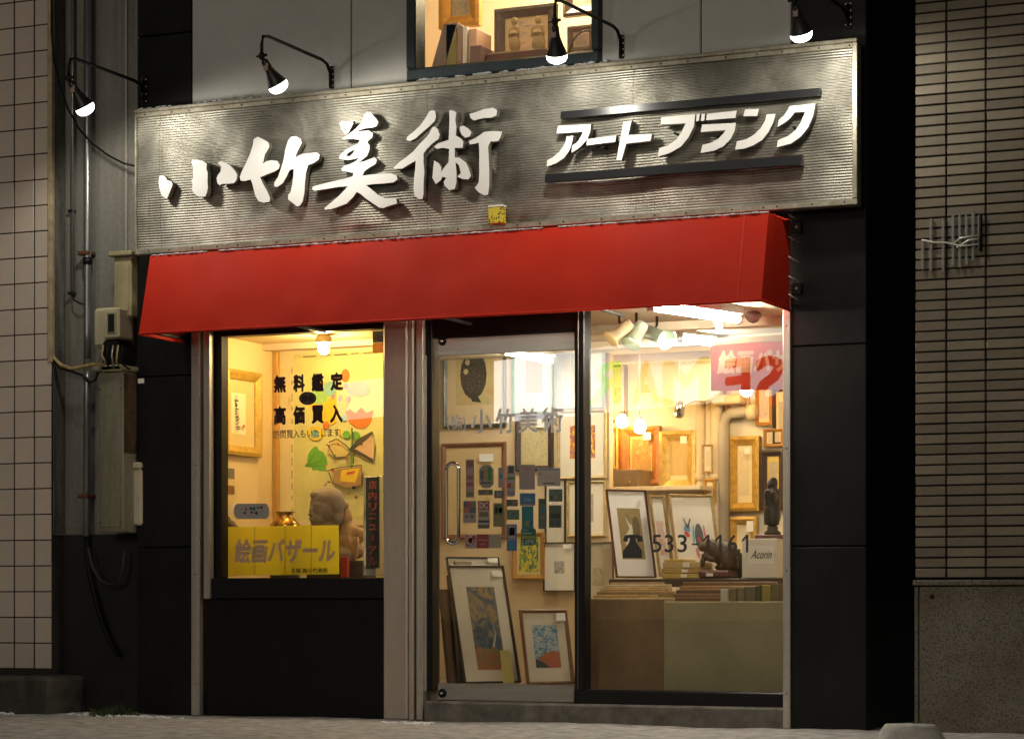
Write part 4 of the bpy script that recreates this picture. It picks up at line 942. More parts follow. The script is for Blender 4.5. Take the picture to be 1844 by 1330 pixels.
leaning('narrow print with a blue star shape half hidden on the shelf', (1166, 1200), (1186, 1214), SHY + .20, 892, 1038, fw=.014, fcol=(.44, .30, .12), matcol=(.78, .72, .60), inset=(.12, .3, .2, .25), artm=art('star_sheet', [(.74, .66, .54), (.66, .30, .18), (.74, .66, .54), (.14, .16, .30)], 3), alpha=50)
leaning('large pale print of loose coloured shapes in a light wood frame', (1200, 1288), (1218, 1300), SHY + .22, 890, 1036, fw=.014, fcol=(.46, .32, .13), matcol=(.80, .74, .62), inset=(.16, .22, .12, .16), artm=mat('blank_sheet', (.80, .74, .64), .85, var=.02), alpha=48,
  motifs=[(ell(.62, .50, .15, .30), flat('charcoal_shape', (.10, .10, .11))), (ell(.60, .45, .05, .06), flat('red_dot', (.55, .06, .04))), (ell(.22, .68, .12, .10, 14, .5), flat('sky_shape', (.22, .34, .55))), (ell(.20, .56, .10, .05, 12, -.4), flat('red_dot', (.5, .1, .05))), (ell(.82, .55, .04, .22, 12, .1), flat('rose_shape', (.60, .25, .24))), (ell(.42, .55, .04, .22, 12, -.1), flat('teal_shape', (.20, .42, .50))), (ell(.50, .16, .06, .12, 12, .3), flat('rose_shape', (.6, .2, .2))), ([(.1, .9), (.14, .9), (.24, .75), (.34, .9), (.38, .88), (.26, .68), (.22, .68)], flat('charcoal_shape', (.1, .1, .1)))])
# back wall pictures
BY = 3.0 - .004
picture('ornate orange wood frame with a pattern of golden ovals', (1121, 768, 1192, 873), BY - .03, .06, (.40, .15, .03), (.60, .42, .15), (.08, .08, .08, .08), art('oval_pattern', [(.25, .16, .07), (.45, .30, .08), (.40, .18, .04), (.55, .44, .22)], 5, 1), tagpos=(.60, .76, .2, .13), depth=.05)
picture('ornate beaded gold frame with a faint sepia drawing', (1191, 776, 1257, 882), BY - .03, .065, (.62, .42, .12), (.78, .66, .42), (.05, .03, .05, .12), art('sepia', [(.48, .32, .12), (.58, .42, .18), (.52, .36, .15)], 6), tagpos=(.60, .78, .18, .12), metal=.35, depth=.05)
picture('tall stepped gold frame with a pale drawing near the grey pipe', (1315, 786, 1371, 920), BY - .02, .055, (.60, .36, .06), (.80, .68, .40), (.12, .1, .22, .12), art('pale_figures', [(.78, .66, .44), (.66, .52, .28), (.82, .72, .5)], 9), tagpos=(.55, .76, .18, .08), metal=.4, depth=.05)
picture('dark framed picture behind the robed statuette', (1372, 810, 1415, 918), BY - .02, .04, (.05, .025, .02), (.72, .52, .14), (.15, .12, .15, .1), art('crowd', [(.30, .26, .16), (.62, .54, .36), (.40, .30, .18), (.7, .6, .4)], 8), depth=.04)
picture('square gold frame low on the back wall left of the statuette', (1315, 930, 1366, 1010), BY - .02, .05, (.56, .34, .07), (.76, .64, .4), (.2, .2, .2, .2), art('pale_print3', [(.74, .66, .5), (.7, .58, .38)], 5), tagpos=(.66, .66, .24, .24), metal=.4, depth=.04)
picture('small orange framed picture hung high behind the orange poster', (1308, 690, 1350, 748), BY - .02, .035, (.45, .18, .06), (.76, .60, .40), (.15, .15, .15, .15), art('peach_sheet', [(.7, .5, .35), (.76, .6, .44)], 4))
picture('amber framed picture with pink sheet above the grey pipe', (1362, 690, 1392, 766), BY - .03, .022, (.42, .18, .03), (.78, .6, .36), (.1, .1, .1, .1), art('pink_sheet2', [(.66, .44, .44), (.74, .56, .5), (.4, .4, .5)], 5))
picture('long dark framed picture in the corner by the right jamb', (1393, 700, 1425, 800), BY - .02, .02, (.04, .03, .025), (.7, .55, .32), (.2, .2, .2, .2), art('dim_sheet', [(.4, .3, .2), (.5, .4, .25)], 5))
picture('dark green framed picture at the left of the back wall', (1098, 655, 1130, 760), BY - .02, .02, (.20, .14, .06), (.74, .66, .5), (.15, .4, .15, .15), art('pebbles', [(.2, .18, .15), (.6, .52, .4), (.74, .66, .5)], 7))
q = plate([[(1166, 652)] + [(1166 + 136 * k / 16, 652 + (74 + 14 * math.sin(k * 1.1) * .3) * math.sin(math.pi * (.12 + .76 * k / 16)) ** .5) for k in range(17)] + [(1302, 645)]], 2.62, .05)
tag(put('white_drape', q, mat('white_cloth', (.78, .74, .66), .85, var=.05, scale=6, bump=.6, bscale=14)), 'white cloth drape bulging above the ornate frames', 'drape')
picture('tall narrow gold frame edge left of the ornate orange frame', (1099, 770, 1118, 846), BY - .05, .03, (.55, .34, .07), (.7, .6, .4), (.2, .2, .2, .2), None, metal=.4, depth=.05)
picture('small pale framed sketch left of the tall stepped gold frame', (1266, 800, 1284, 850), BY - .11, .012, (.5, .36, .16), (.76, .66, .48), (.2, .2, .2, .2), art('sketch_a', [(.5, .42, .3), (.74, .66, .5)], 9))
picture('small gold framed sketch under the stepped gold frame edge', (1268, 862, 1290, 905), BY - .11, .02, (.52, .30, .06), (.76, .66, .48), (.2, .2, .2, .2), art('sketch_b', [(.4, .3, .2), (.7, .6, .44)], 9), metal=.4)
picture('orange wood framed view above the dark framed picture', (1376, 772, 1412, 804), BY - .03, .02, (.42, .2, .05), (.7, .58, .4), (.1, .1, .1, .1), art('sketch_c', [(.3, .3, .3), (.66, .54, .36), (.4, .25, .15)], 5))
# drawer box
c = at(1120, 876, BY - .3)
t = thing('drawer_chest', 'small brown wooden chest with drawers on a wall ledge', 'chest', (c.x, c.y, c.z)); BW = mat('dull_brown_wood', (.22, .15, .08), .6, var=.2, scale=10)
a, b = xa(1088, c.y), xa(1150, c.y); zt = za(1120, 845, c.y)
bx('case', BW, t, a, b, c.y, c.y + .29, c.z, zt, .004)
for k in range(2):
    x0 = a + .012 + (b - a) / 2 * k; d_ = bx('drawer', BW, t, x0, x0 + (b - a) / 2 - .02, c.y - .006, c.y - .0005, c.z + .012, c.z + (zt - c.z) * .48, .003)
    MB().lathe([(.008, 0), (.008, .012), (.002, .014)], (x0 + (b - a) / 4 - .01, c.y - .006, c.z + (zt - c.z) * .27), (0, -1, 0), 8).build('knob', GOLD, d_)
t = MB().box(xa(1085, BY - .32), xa(1262, BY - .32), BY - .33, BY, c.z - .03, c.z - .001, .003).build('wall_ledge', mat('pale_ledge', (.66, .56, .40), .6)); tag(t, 'pale ledge under the ornate frames on the back wall', 'ledge')
# pipes on the back wall
PIPM = mat('cream_pipe', (.66, .54, .36), .5, var=.06); PIPG = mat('grey_beige_pipe', (.42, .36, .28), .5, var=.08)
for px, nm, r_ in ((1262, 'first cream pipe standing on the back wall', .035), (1277, 'second slimmer cream pipe on the back wall', .025), (1291, 'third cream pipe on the back wall', .04)):
    t = thing('wall_pipe', nm, 'pipe', at(px, 1030, BY - .05), 'pipes on the back wall')
    MB().tube([(xa(px, BY - .05), BY - .05, FZ), (xa(px, BY - .05), BY - .05, CZ - .002)], r_, 12).build('tube', PIPM, t)
    for zz in (.9, 1.45): MB().lathe([(r_ * 1.25, 0), (r_ * 1.25, .05)], (xa(px, BY - .05), BY - .05, zz), (0, 0, 1), 12).build('joint', PIPM, t)
t = thing('elbow_pipe', 'thick grey beige pipe with an elbow turning right near the ceiling', 'pipe', at(1304, 960, BY - .08))
pz_ = za(1330, 742, BY - .08); X = xa(1304, BY - .08)
MB().tube([(X, BY - .08, FZ), (X, BY - .08, pz_ - .08), (X + .012, BY - .08, pz_ - .03), (X + .05, BY - .08, pz_ - .004), (X + .09, BY - .08, pz_), (xa(1347, BY - .08), BY - .08, pz_)], .037, 12).build('tube', PIPG, t)
MB().lathe([(.05, 0), (.055, .05), (.03, .06)], (xa(1347, BY - .08), BY - .08, pz_), (1, 0, 0), 12).build('socket', PIPM, t)
t = MB().box(xa(1300, BY), xa(1350, BY), BY - .2, BY, za(1325, 728, BY - .1), za(1325, 712, BY - .1), .01).build('boxed_duct', PIPM); tag(t, 'cream boxed duct above the elbow pipe', 'duct')
# shelf objects ---------------------------------------------------
BKM = [mat('yellow_book', (.55, .40, .10), .7, var=.1), mat('ochre_book', (.42, .28, .09), .7, var=.1), mat('tan_book', (.52, .38, .18), .7, var=.1)]
for k, (nm, x0, x1) in enumerate((('lowest ochre book in the stack on the shelf', 1192, 1262), ('middle ochre book in the stack on the shelf', 1191, 1262), ('thick yellow book near the top of the stack', 1193, 1260), ('thin tan book on top of the stack', 1196, 1232))):
    yb = [1040, 1031, 1023, 1013][k]; yt = [1031.4, 1023.4, 1013.4, 1009][k]; t = thing('book', nm, 'book', at(1226, yb, SHY + .03), 'books stacked on the shelf')
    z0_, z1_ = zs + [.0, .030, .060, .096][k], zs + [.029, .059, .095, .112][k]
    bx('cover', BKM[k % 3], t, xa(x0, SHY + .03), xa(x1, SHY + .03), SHY + .03, SHY + .25, z0_, z1_, .004)
    if k < 3: bx('spine_label', TAGM, t, xa(1226 + 2 * k, SHY + .03), xa(1237 + 2 * k, SHY + .03), SHY + .026, SHY + .0295, z0_ + .006, z1_ - .006, .0)
# bear
by = SHY + .06; s = 1 / S(1290, by); o = at(1288, 1022, by)
def bp_(dx, dy, dd=0.): return Vector((o.x + dx * s / math.cos(TH), by + dd, o.z + dy * s))
BEARM = mat('dark_carved_wood', (.065, .035, .018), .45, var=.4, scale=40, bump=.5, bscale=90)
t = thing('bear_carving', 'dark carved walking bear with open mouth on a wooden base', 'sculpture', bp_(0, -16))
parts = [(bp_(12, 26, .03), (.085, .055, .070)), (bp_(-2, 34, .03), (.065, .05, .058)), (bp_(-13, 38, .03), (.045, .04, .045)), (bp_(-22, 40, .03), (.032, .03, .028)), (bp_(-27, 33, .03), (.018, .02, .010), (0, 30, 0)), (bp_(-12, 50, .0), (.012, .01, .012)), (bp_(-9, 50, .05), (.012, .01, .012)),
  (bp_(-12, 18, .0), (.05, .02, .018), (0, 25, 0)), (bp_(-22, 11, .0), (.016, .016, .03)), (bp_(4, 8, .06), (.022, .022, .06)), (bp_(20, 12, .0), (.035, .03, .06)), (bp_(18, 2, .0), (.04, .026, .018)), (bp_(26, 12, .06), (.03, .028, .06)), (bp_(24, 2, .06), (.04, .026, .018)), (bp_(2, 1, .06), (.032, .022, .016))]
put('body', blob(parts, .007, 2), BEARM, t)
zt = o.z - .012
bx('base', mat('red_brown_base', (.10, .03, .02), .4, var=.2), t, xa(1262, by), xa(1318, by), by - .05, by + .16, zs, max(zt, zs + .03), .012)
bx('plate', TAGM, t, xa(1272, by - .05), xa(1284, by - .05), by - .054, by - .0505, zs + .012, zs + .03, .0)
# card box with script and statuette
cy = SHY + .02
t = thing('white_card_box', 'white box with a framed script word in the shelf corner', 'box', at(1367, 1043, cy))
zb_ = zs; zt_ = za(1367, 969, cy)
bx('carton', mat('warm_white_card', (.66, .62, .54), .8, var=.04), t, xa(1336, cy), xa(1399, cy), cy, cy + .2, zb_, zt_, .004)
bx('label_panel', mat('white_card_label', (.74, .71, .64), .7, var=.02), t, xa(1347, cy), xa(1394, cy), cy - .003, cy - .0003, za(1370, 1015, cy), za(1370, 982, cy), .001)
write('script', 'Acorin', (1352, 990, 1390, 1005), cy - .0045, flat('script_black', (.02, .02, .02)), t, 0, .55)
t = thing('robed_statuette', 'dark robed standing figurine on a round base in the window corner', 'sculpture', at(1390, 966, cy + .1))
yy = cy + .1; z0_ = zt_ + .022; s = 1 / S(1390, yy); X = xa(1391, yy)
DKB = mat('dark_bronze', (.028, .02, .016), .4, .3, var=.3, scale=30, bump=.3)
H_ = 105 * s
bx('plinth', mat('red_brown_base', (.1, .03, .02)), t, xa(1366, yy), xa(1412, yy), yy - .07, yy + .1, zt_ + .001, z0_, .004)
MB().lathe([(.045, 0), (.05, .012), (.03, .03), (.034, .045), (.026, .05)], (X, yy, z0_), (0, 0, 1), 18).build('pedestal', DKB, t)
parts = [(Vector((X, yy, z0_ + .045 + H_ * .20)), (.048, .04, H_ * .22)), (Vector((X, yy, z0_ + .045 + H_ * .42)), (.05, .042, H_ * .2)), (Vector((X, yy, z0_ + .045 + H_ * .58)), (.042, .036, H_ * .13)), (Vector((X - .004, yy - .01, z0_ + .045 + H_ * .73)), (.024, .026, .034)), (Vector((X + .002, yy + .004, z0_ + .045 + H_ * .75)), (.028, .028, .036)),
  (Vector((X - .02, yy - .035, z0_ + .045 + H_ * .50)), (.018, .02, .05), (20, 0, 0)), (Vector((X + .02, yy - .035, z0_ + .045 + H_ * .50)), (.018, .02, .05), (20, 0, 0)), (Vector((X - .004, yy - .034, z0_ + .045 + H_ * .73)), (.005, .007, .009))]
for k in range(9): a = -1.2 + 2.4 * k / 8; parts.append((Vector((X + .045 * math.sin(a), yy - .036 * math.cos(a), z0_ + .045 + H_ * .2)), (.007, .007, H_ * .19)))
put('figure', blob(parts, .0055, 2), DKB, t)
# plants/vase dark by the bear
c = at(1325, 1030, SHY + .2)
t = thing('dark_vase', 'dark rounded vase behind the bear carving', 'vase', (c.x, c.y, zs))
MB().lathe([(.03, 0), (.055, .03), (.065, .08), (.05, .13), (.025, .155), (.03, .17)], (c.x, c.y, zs), (0, 0, 1), 18).build('vessel', mat('dark_glaze', (.02, .025, .02), .25), t)
# ---------------- lights inside
TUBE = emis('fluorescent_tube', (1.0, .93, .78), 250)
TUBEW = mat('fixture_white', (.8, .8, .78), .5)
def tube(label, p0, p1, drop=.07, m=None):
    z = CZ - drop; a = atz(*p0, z); b = atz(*p1, z); a.z = b.z = z
    t = thing('fluorescent_light', label, 'ceiling light', (a + b) / 2, 'fluorescent tubes on the shop ceiling')
    MB().tube([a, b], .019, 10).build('tube', m or TUBE, t)
    d = (b - a).normalized(); n_ = Vector((-d.y, d.x, 0)) * .035; q = MB(); v = [a - n_, a + n_, b + n_, b - n_]; z1_ = CZ - .001; z0_ = z + .028
    q.quad(*[Vector((p.x, p.y, z0_)) for p in v]); q.quad(*[Vector((p.x, p.y, z1_)) for p in v])
    for k in range(4): q.quad(Vector((v[k].x, v[k].y, z0_)), Vector((v[(k+1) % 4].x, v[(k+1) % 4].y, z0_)), Vector((v[(k+1) % 4].x, v[(k+1) % 4].y, z1_)), Vector((v[k].x, v[k].y, z1_)))
    q.build('fixture', TUBEW, t)
    for p in (a, b): MB().tube([p + Vector((0, 0, -.02)), p + Vector((0, 0, .03))], .02, 8).build('lamp_holder', TUBEW, t)
tube('bright fluorescent tube nearest the wide window', (1172, 553), (1330, 576))
tube('fluorescent tube deeper in the shop left of the orange poster', (1225, 610), (1283, 617), .05)
tube('fluorescent tube in front of the picture wall seen through the door', (905, 632), (992, 650), .06, emis('dimmer_tube', (1., .93, .78), 100))
# spotlights on the ceiling
SPOTM = [mat('cream_spot', (.72, .58, .34), .4, var=.05), mat('pale_green_spot', (.46, .55, .40), .4, var=.05), mat('sea_green_spot', (.36, .50, .40), .4, var=.05)]
for k, (tp, h0, h1, lab) in enumerate((((1115, 566), (1128, 590), (1100, 612), 'cream ceiling spotlight, left of the three'), ((1146, 566), (1152, 592), (1136, 620), 'pale green ceiling spotlight, middle of the three'), ((1183, 572), (1174, 600), (1200, 612), 'sea green ceiling spotlight, right of the three'))):
    p = atz(*tp, CZ - .01); Y_ = p.y; a = at(*h0, Y_ - .03); b = at(*h1, Y_ - .09); ax = (b - a).normalized(); ln = (b - a).length
    t = thing('ceiling_spotlight', lab, 'spotlight', (p.x, p.y, CZ), 'ceiling spotlights behind the wide window')
    MB().tube([(p.x, p.y, CZ - .002), (p.x, p.y, CZ - .05), (a.x, a.y, a.z)], .008, 8).build('stem', METALB, t)
    MB().lathe([(.02, -.03), (.038, -.02), (.038, ln * .55), (.046, ln * .8), (.058, ln)], a, ax, 18, False).build('head', SPOTM[k], t)
    MB().lathe([(.036, ln * .6), (.001, ln * .62)], a, ax, 18, False).build('lens', emis('spot_lens', (1., .82, .5), 6), t)
    MB().lathe([(.034, -.031), (.034, -.026)], a, ax, 14).build('end_disc', TUBEW, t)
def pendant(label, px, ytop, ybot, Y, kind):
    a, b = at(px, ytop, Y), at(px, ybot, Y); t = thing('pendant_light', label, 'pendant light', (a.x, a.y, CZ), 'pendant lights in the shop')
    MB().tube([(b.x, Y, CZ - .002), (b.x, Y, b.z + .06)], .006, 6).build('cord', TUBEW, t)
    if kind: 
        MB().lathe([(.016, .06), (.018, .03), (.022, .02)], b, (0, 0, 1), 12).build('lamp_holder', TUBEW, t)
        MB().lathe([(.016, .02), (.034, -.005), (.040, -.03), (.032, -.055), (.012, -.068), (.001, -.07)], b + Vector((0, 0, .02)), (0, 0, 1), 18).build('bulb', emis('warm_bulb', (1.0, .66, .26), 125), t)
    else:
        MB().lathe([(.012, .06), (.03, .04), (.035, -.02), (.03, -.04), (.02, -.05)], b, (.25, -.2, 1), 14).build('spot_head', CHROME, t)
pendant('bare warm bulb hanging above the ornate frames', 1152, 640, 766, 2.3, 1)
pendant('chrome pendant spot hanging in front of the back wall', 1224, 632, 738, 2.4, 0)
pendant('small bare warm bulb hanging by the green framed picture', 1120, 690, 757, 2.75, 1)
pendant('bare warm bulb added at the rear right to brighten the back wall', 1344, 640, 700, 2.5, 1)  # bulb added to bring warm light to the rear right wall
c = at(1356, 566, .5); MB_ = MB().lathe([(.03, 0), (.045, -.01), (.045, -.03), (.028, -.055), (.001, -.065)], (c.x, c.y, CZ - .002), (0, 0, 1), 16).build('smoke_detector', mat('grey_detector', (.12, .12, .12), .2, .4)); tag(MB_, 'dark domed ceiling sensor right of the fluorescent tube', 'sensor')
# green strip on the picture wall top
t = MB().box(xa(1040, 2.0), xa(1102, 2.0), 2.0, 2.05, za(1070, 632, 2.0), za(1070, 617, 2.0), .004).build('green_fascia', mat('green_plastic', (.03, .22, .09), .4)); tag(t, 'green strip fascia above the picture wall', 'fascia')
# orange poster behind the wide window
PYc = .17
t = thing('orange_poster', 'orange hanging poster with peach brush lettering in the upper right window corner', 'poster', at(1345, 704, PYc))
put('sheet', plate([[(1280, 622), (1411, 614), (1411, 701), (1280, 704)]], PYc, .002), paper('orange_red_paper', (.55, .07, .035), .4), t)
put('top_bar', plate([[(1279, 610), (1411, 602), (1411, 613), (1279, 621)]], PYc - .002, .008), mat('tan_bar', (.34, .21, .09), .6), t)
write('brush_lettering', '絵画バザ', (1291, 628, 1424, 672), PYc - .0025, mat('peach_ink', (.62, .32, .17), .8), t, .045, .15)
#@@PART4
# ================================================================== LEFT SHOWCASE
XL = xa(379, .15); YB = atX(496, CY, XL).y
SHOWW = mat('showcase_cream', (.72, .52, .24), .8, var=.05, scale=3); SHOWB = mat('showcase_back', (.78, .64, .34), .8, var=.04)
szf = zls - .03
bx('showcase_side', SHOWW, B, XL - .03, XL, .15, YB + .03, szf, zlt + .12)
bx('showcase_back', SHOWB, B, XL + .001, xa(712, YB), YB, YB + .03, szf, zlt + .12)
bx('showcase_floor', DKW, B, XL + .001, xa(712, YB), .301, YB - .001, szf - .03, szf)
bx('showcase_floor', DKW, B, XL + .001, lw1 + .03, .145, .30, szf - .03, szf)
bx('showcase_ceiling', SHOWB, B, XL + .001, lw1 + .05, .145, YB - .001, zlt + .03, zlt + .06)
bx('showcase_right', SHOWW, B, lw1 + .035, lw1 + .05, .15, .30, szf, zlt + .12)
bx('corner_post', mat('golden_post', (.50, .27, .05), .45, var=.1), B, XL + .002, XL + .035, YB - .04, YB - .001, szf + .001, zlt + .029, .003)
# lamp
lc = at(583, 596, .42)
t = thing('showcase_lamp', 'small warm bulb at the ceiling of the left display window', 'lamp', (lc.x, lc.y, zlt + .03))
MB().lathe([(.03, 0), (.045, -.02), (.05, -.05)], (lc.x, lc.y, zlt + .029), (0, 0, 1), 16).build('holder', mat('tan_holder', (.5, .36, .16), .5), t)
MB().lathe([(.02, -.05), (.033, -.075), (.030, -.10), (.012, -.118), (.001, -.12)], (lc.x, lc.y, zlt + .029), (0, 0, 1), 16).build('bulb', emis('showcase_bulb', (1.0, .72, .32), 520), t)
t = thing('showcase_striplight', 'thin warm strip light along the top of the left display window', 'strip light', (lc.x, .2, zlt + .02))
MB().tube([(xa(520, .2), .2, zlt + .018), (xa(688, .2), .2, zlt + .018)], .006, 8).build('tube', emis('strip_tube', (1.0, .70, .28), 30), t)
MB().tube([(xa(520, .2), .212, zlt + .028), (xa(688, .2), .212, zlt + .028)], .006, 6).build('rail', GOLD, t)
# calligraphy in a gold frame on the side wall
pb = atX(432, 820, XL + .004); w_ = atX(462, 800, XL).y - atX(398, 800, XL).y
picture('gold framed calligraphy on the side wall of the left display window', (398, 665, 462, 822), 0, .055, (.55, .33, .05), (.62, .46, .18), (.10, .20, .34, .18), mat('calligraphy_paper', (.78, .66, .40), .8, var=.03), alpha=90, base=pb, W=w_, H=(820 - 668) / S(430, pb.y), metal=.4, depth=.035,
  motifs=[([(.15 + random.uniform(0, .2), .92 - .04 * k), (.30 + random.uniform(0, .3), .935 - .04 * k + random.uniform(-.02, .02)), (.33 + random.uniform(0, .2), .918 - .04 * k), (.2 + random.uniform(0, .15), .895 - .04 * k)], flat('ink', (.03, .025, .02))) for k in range(21)] + [(ell(.75, .2, .06, .05), flat('seal_red', (.5, .1, .05)))])
for k, (y0, y1, lab, col) in enumerate(((842, 862, 'small grey card pinned low on the display side wall', (.16, .14, .10)), (873, 890, 'small brown card pinned under the grey one', (.22, .10, .04)), (906, 926, 'small white lettered card near the oval sticker', (.6, .5, .32)))):
    a = atX(406, y0, XL + .003); b = atX(422, y1, XL + .003); q = MB(); q.box(XL + .001, XL + .004, a.y, b.y, b.z, a.z); tag(q.build('wall_card', flat('card_%d' % k, col)), lab, 'card')
# printed panel of flowers
PB_Y = YB - .004
t = thing('flower_poster', 'tall pale yellow poster of bright flowers and a butterfly at the back of the display', 'poster', at(608, 935, PB_Y))
put('sheet', plate([[(500, 622), (690, 610), (690, 945), (500, 945)]], PB_Y - .003, .003), mat('poster_cream', (.74, .62, .33), .8, var=.04), t)
put('green_field', plate([[(529, 638), (690, 628), (690, 932), (529, 936)]], PB_Y - .0045, .0012), mat('poster_green', (.62, .58, .22), .8, var=.12, scale=5), t)
INK = flat('poster_ink', (.06, .05, .03)); n_ = 0
def motif(P, m, nm='motif'):
    global n_; n_ += 1; return put(nm, plate([P], PB_Y - .005 - .0006 * n_, .0005), m, t)
LEAF = flat('poster_leaf', (.13, .36, .03)); ORG = flat('poster_orange', (.62, .17, .02)); YEL2 = flat('poster_yellow', (.70, .48, .02)); AQ = flat('poster_aqua', (.22, .42, .34)); PUR = flat('poster_mauve', (.36, .24, .26)); PK = flat('poster_pink', (.66, .36, .30))
motif([(548, 839), (553, 833), (554, 820), (559, 810), (566, 804), (571, 803), (574, 810), (582, 814), (588, 824), (590, 835), (587, 842), (588, 848), (578, 848), (570, 846), (563, 847), (561, 841), (554, 841)], LEAF)
for a_ in (570, 580, 586): motif([(550, 838), (a_, 812 + (a_ - 570) * 1.6), (a_ + .8, 813 + (a_ - 570) * 1.6), (551, 839.5)], flat('leaf_vein', (.08, .24, .02)))
motif(ell(622, 676, 8, 12), ORG); motif([(622, 742), (630, 736), (640, 744), (650, 733), (660, 743), (672, 738), (667, 762), (655, 772), (640, 770), (628, 760)], ORG); motif(ell(645, 700, 22, 14), PK)
motif([(565, 690), (585, 688), (612, 692), (628, 720), (620, 745), (600, 765), (575, 758), (558, 730)], YEL2); motif(ell(575, 712, 16, 16), flat('poster_lime', (.30, .50, .14))); motif(ell(595, 700, 12, 14), AQ)
for x, y in ((600, 714), (612, 717), (627, 718), (622, 695)): motif(ell(x, y, 4, 6, 10, .3), PUR)
motif(ell(568, 780, 14, 13), YEL2); motif(ell(567, 781, 8, 8), AQ); motif(ell(587, 765, 6, 7), ORG); motif(ell(619, 752, 5, 6), AQ)
motif([(632, 770), (634, 770), (635, 850), (631, 850)], LEAF); motif(ell(624, 782, 7, 7), LEAF); motif(ell(640, 784, 8, 8), LEAF)
motif([(592, 795), (605, 790), (618, 797), (630, 812), (622, 822), (605, 824), (590, 815)], flat('poster_wing', (.62, .48, .16))); motif([(632, 810), (648, 790), (668, 778), (675, 800), (672, 830), (655, 825)], flat('poster_wing2', (.62, .40, .22))); motif([(628, 808), (633, 812), (660, 792), (672, 780), (670, 776), (648, 788)], INK); motif([(633, 812), (672, 832), (671, 826), (640, 808)], INK)

for k in range(26):                              # loose petals, seeds and ink strokes
    x = random.uniform(585, 655); y = random.uniform(775, 900); motif(ell(x, y, random.uniform(1.5, 5), random.uniform(1, 3), 9, random.uniform(0, 3)), random.choice([YEL2, ORG, AQ, PUR, LEAF, PK, INK, flat('poster_brown', (.22, .10, .05)), flat('seal_red', (.5, .1, .05))]))
for x0, y0, x1, y1 in ((590, 800, 604, 824), (604, 824, 624, 822), (624, 822, 632, 810), (592, 796, 606, 790), (606, 790, 622, 800), (622, 800, 632, 812), (588, 848, 612, 841), (612, 841, 651, 837), (651, 837, 652, 872), (592, 850, 600, 872), (634, 770, 637, 835)):
    dx, dy = (y1 - y0), -(x1 - x0); l_ = math.hypot(dx, dy); dx, dy = dx / l_ * .9, dy / l_ * .9; motif([(x0 - dx, y0 - dy), (x1 - dx, y1 - dy), (x1 + dx, y1 + dy), (x0 + dx, y0 + dy)], INK)
motif([(600, 848), (612, 843), (640, 841), (652, 839), (650, 872), (625, 878), (600, 868)], flat('poster_brown2', (.34, .20, .08))); motif([(615, 846), (648, 842), (640, 868), (612, 866)], YEL2); motif([(624, 850), (640, 847), (638, 852), (624, 855)], flat('seal_red', (.5, .1, .05)))
for k in range(12): y_ = 662 + 23 * k; h2 = random.uniform(6, 20); motif([(525, y_), (526.5, y_), (526.5, y_ + h2), (525, y_ + h2)], flat('border_grey', (.20, .17, .09)), 'border_mark')
for x, w2 in ((546, 24), (580, 15), (602, 22), (632, 14), (654, 14)): motif([(x, 641 - (x - 546) * .06), (x + w2, 639.5 - (x - 546) * .06), (x + w2, 641.5 - (x - 546) * .06), (x, 643 - (x - 546) * .06)], flat('border_grey', (.2, .17, .09)), 'border_mark')
t = thing('corner_card', 'dark blue and orange card in the top corner of the left display window', 'card', at(680, 636, .2))
put('dark_half', plate([[(671, 596), (690, 595), (690, 616), (671, 617)]], .2, .004), flat('night_blue', (.015, .02, .03)), t); put('orange_half', plate([[(671, 617.5), (690, 616.5), (690, 635), (671, 636)]], .2, .004), flat('card_orange', (.55, .22, .03)), t)
# display floor block, bust, pot, figure
zf = za(560, 1038, .3)
CLAY = mat('grey_brown_clay', (.22, .165, .12), .75, var=.2, scale=14, bump=.3, bscale=60); CLAY2 = mat('ochre_clay', (.34, .20, .09), .7, var=.25, scale=14, bump=.3, bscale=60)
by = .34; s = 1 / S(585, by); oc = at(585, 905, by)
def hp(dx, dz, dy=0.): return Vector((oc.x + dx * .9 * s / math.cos(TH), by + dy * .9, oc.z + (dz * .9 - 6) * s))
t = thing('clay_bust', 'grey brown clay bust of a head facing left above the yellow paper', 'sculpture', hp(0, -132))
parts = [(hp(0, 0, .0), (.088, .088, .108)), (hp(5, 14, .01), (.094, .096, .072)), (hp(-7, -22, -.02), (.062, .062, .062)), (hp(-12, -34, -.035), (.034, .034, .026)), (hp(-16, -10, -.080), (.012, .014, .030)), (hp(-17, -17, -.086), (.015, .013, .009)), (hp(-15, -26, -.074), (.024, .014, .006)), (hp(-14, -30, -.070), (.020, .014, .006)), (hp(-4, 3, -.086), (.028, .012, .008)),
  (hp(20, -6, -.02), (.014, .028, .036)), (hp(4, -50, .01), (.056, .056, .09)), (hp(8, -100, .02), (.15, .09, .075)), (hp(-6, 22, -.03), (.058, .055, .032)), (hp(20, 6, .015), (.050, .072, .075)), (hp(22, -18, .03), (.032, .05, .06))]
put('head', blob(parts, .006, 2), CLAY, t)
bx('pedestal', DKW, t, oc.x - .09, oc.x + .12, by - .06, by + .1, szf + .001, hp(0, -108).z, .006)
oc2 = at(628, 985, .42); by2 = .42
def fp(dx, dz, dy=0.): return Vector((oc2.x + dx * s / math.cos(TH), by2 + dy, oc2.z + dz * s))
t = thing('draped_figure', 'ochre clay figure in flowing drapery right of the bust', 'sculpture', fp(0, -20))
parts = [(fp(-8, 0), (.07, .06, .09)), (fp(0, 22), (.055, .05, .08)), (fp(-4, 50), (.035, .035, .07)), (fp(-8, 74), (.028, .028, .035)), (fp(16, 30), (.055, .02, .025), (0, 30, 0)), (fp(24, 18), (.02, .02, .03)), (fp(12, -6), (.06, .05, .05)), (fp(-16, 36), (.02, .02, .09), (0, -14, 0))]
for k in range(8): parts.append((fp(-20 + 6 * k, -4, -.05), (.012, .014, .08), (0, random.uniform(-12, 12), 0)))
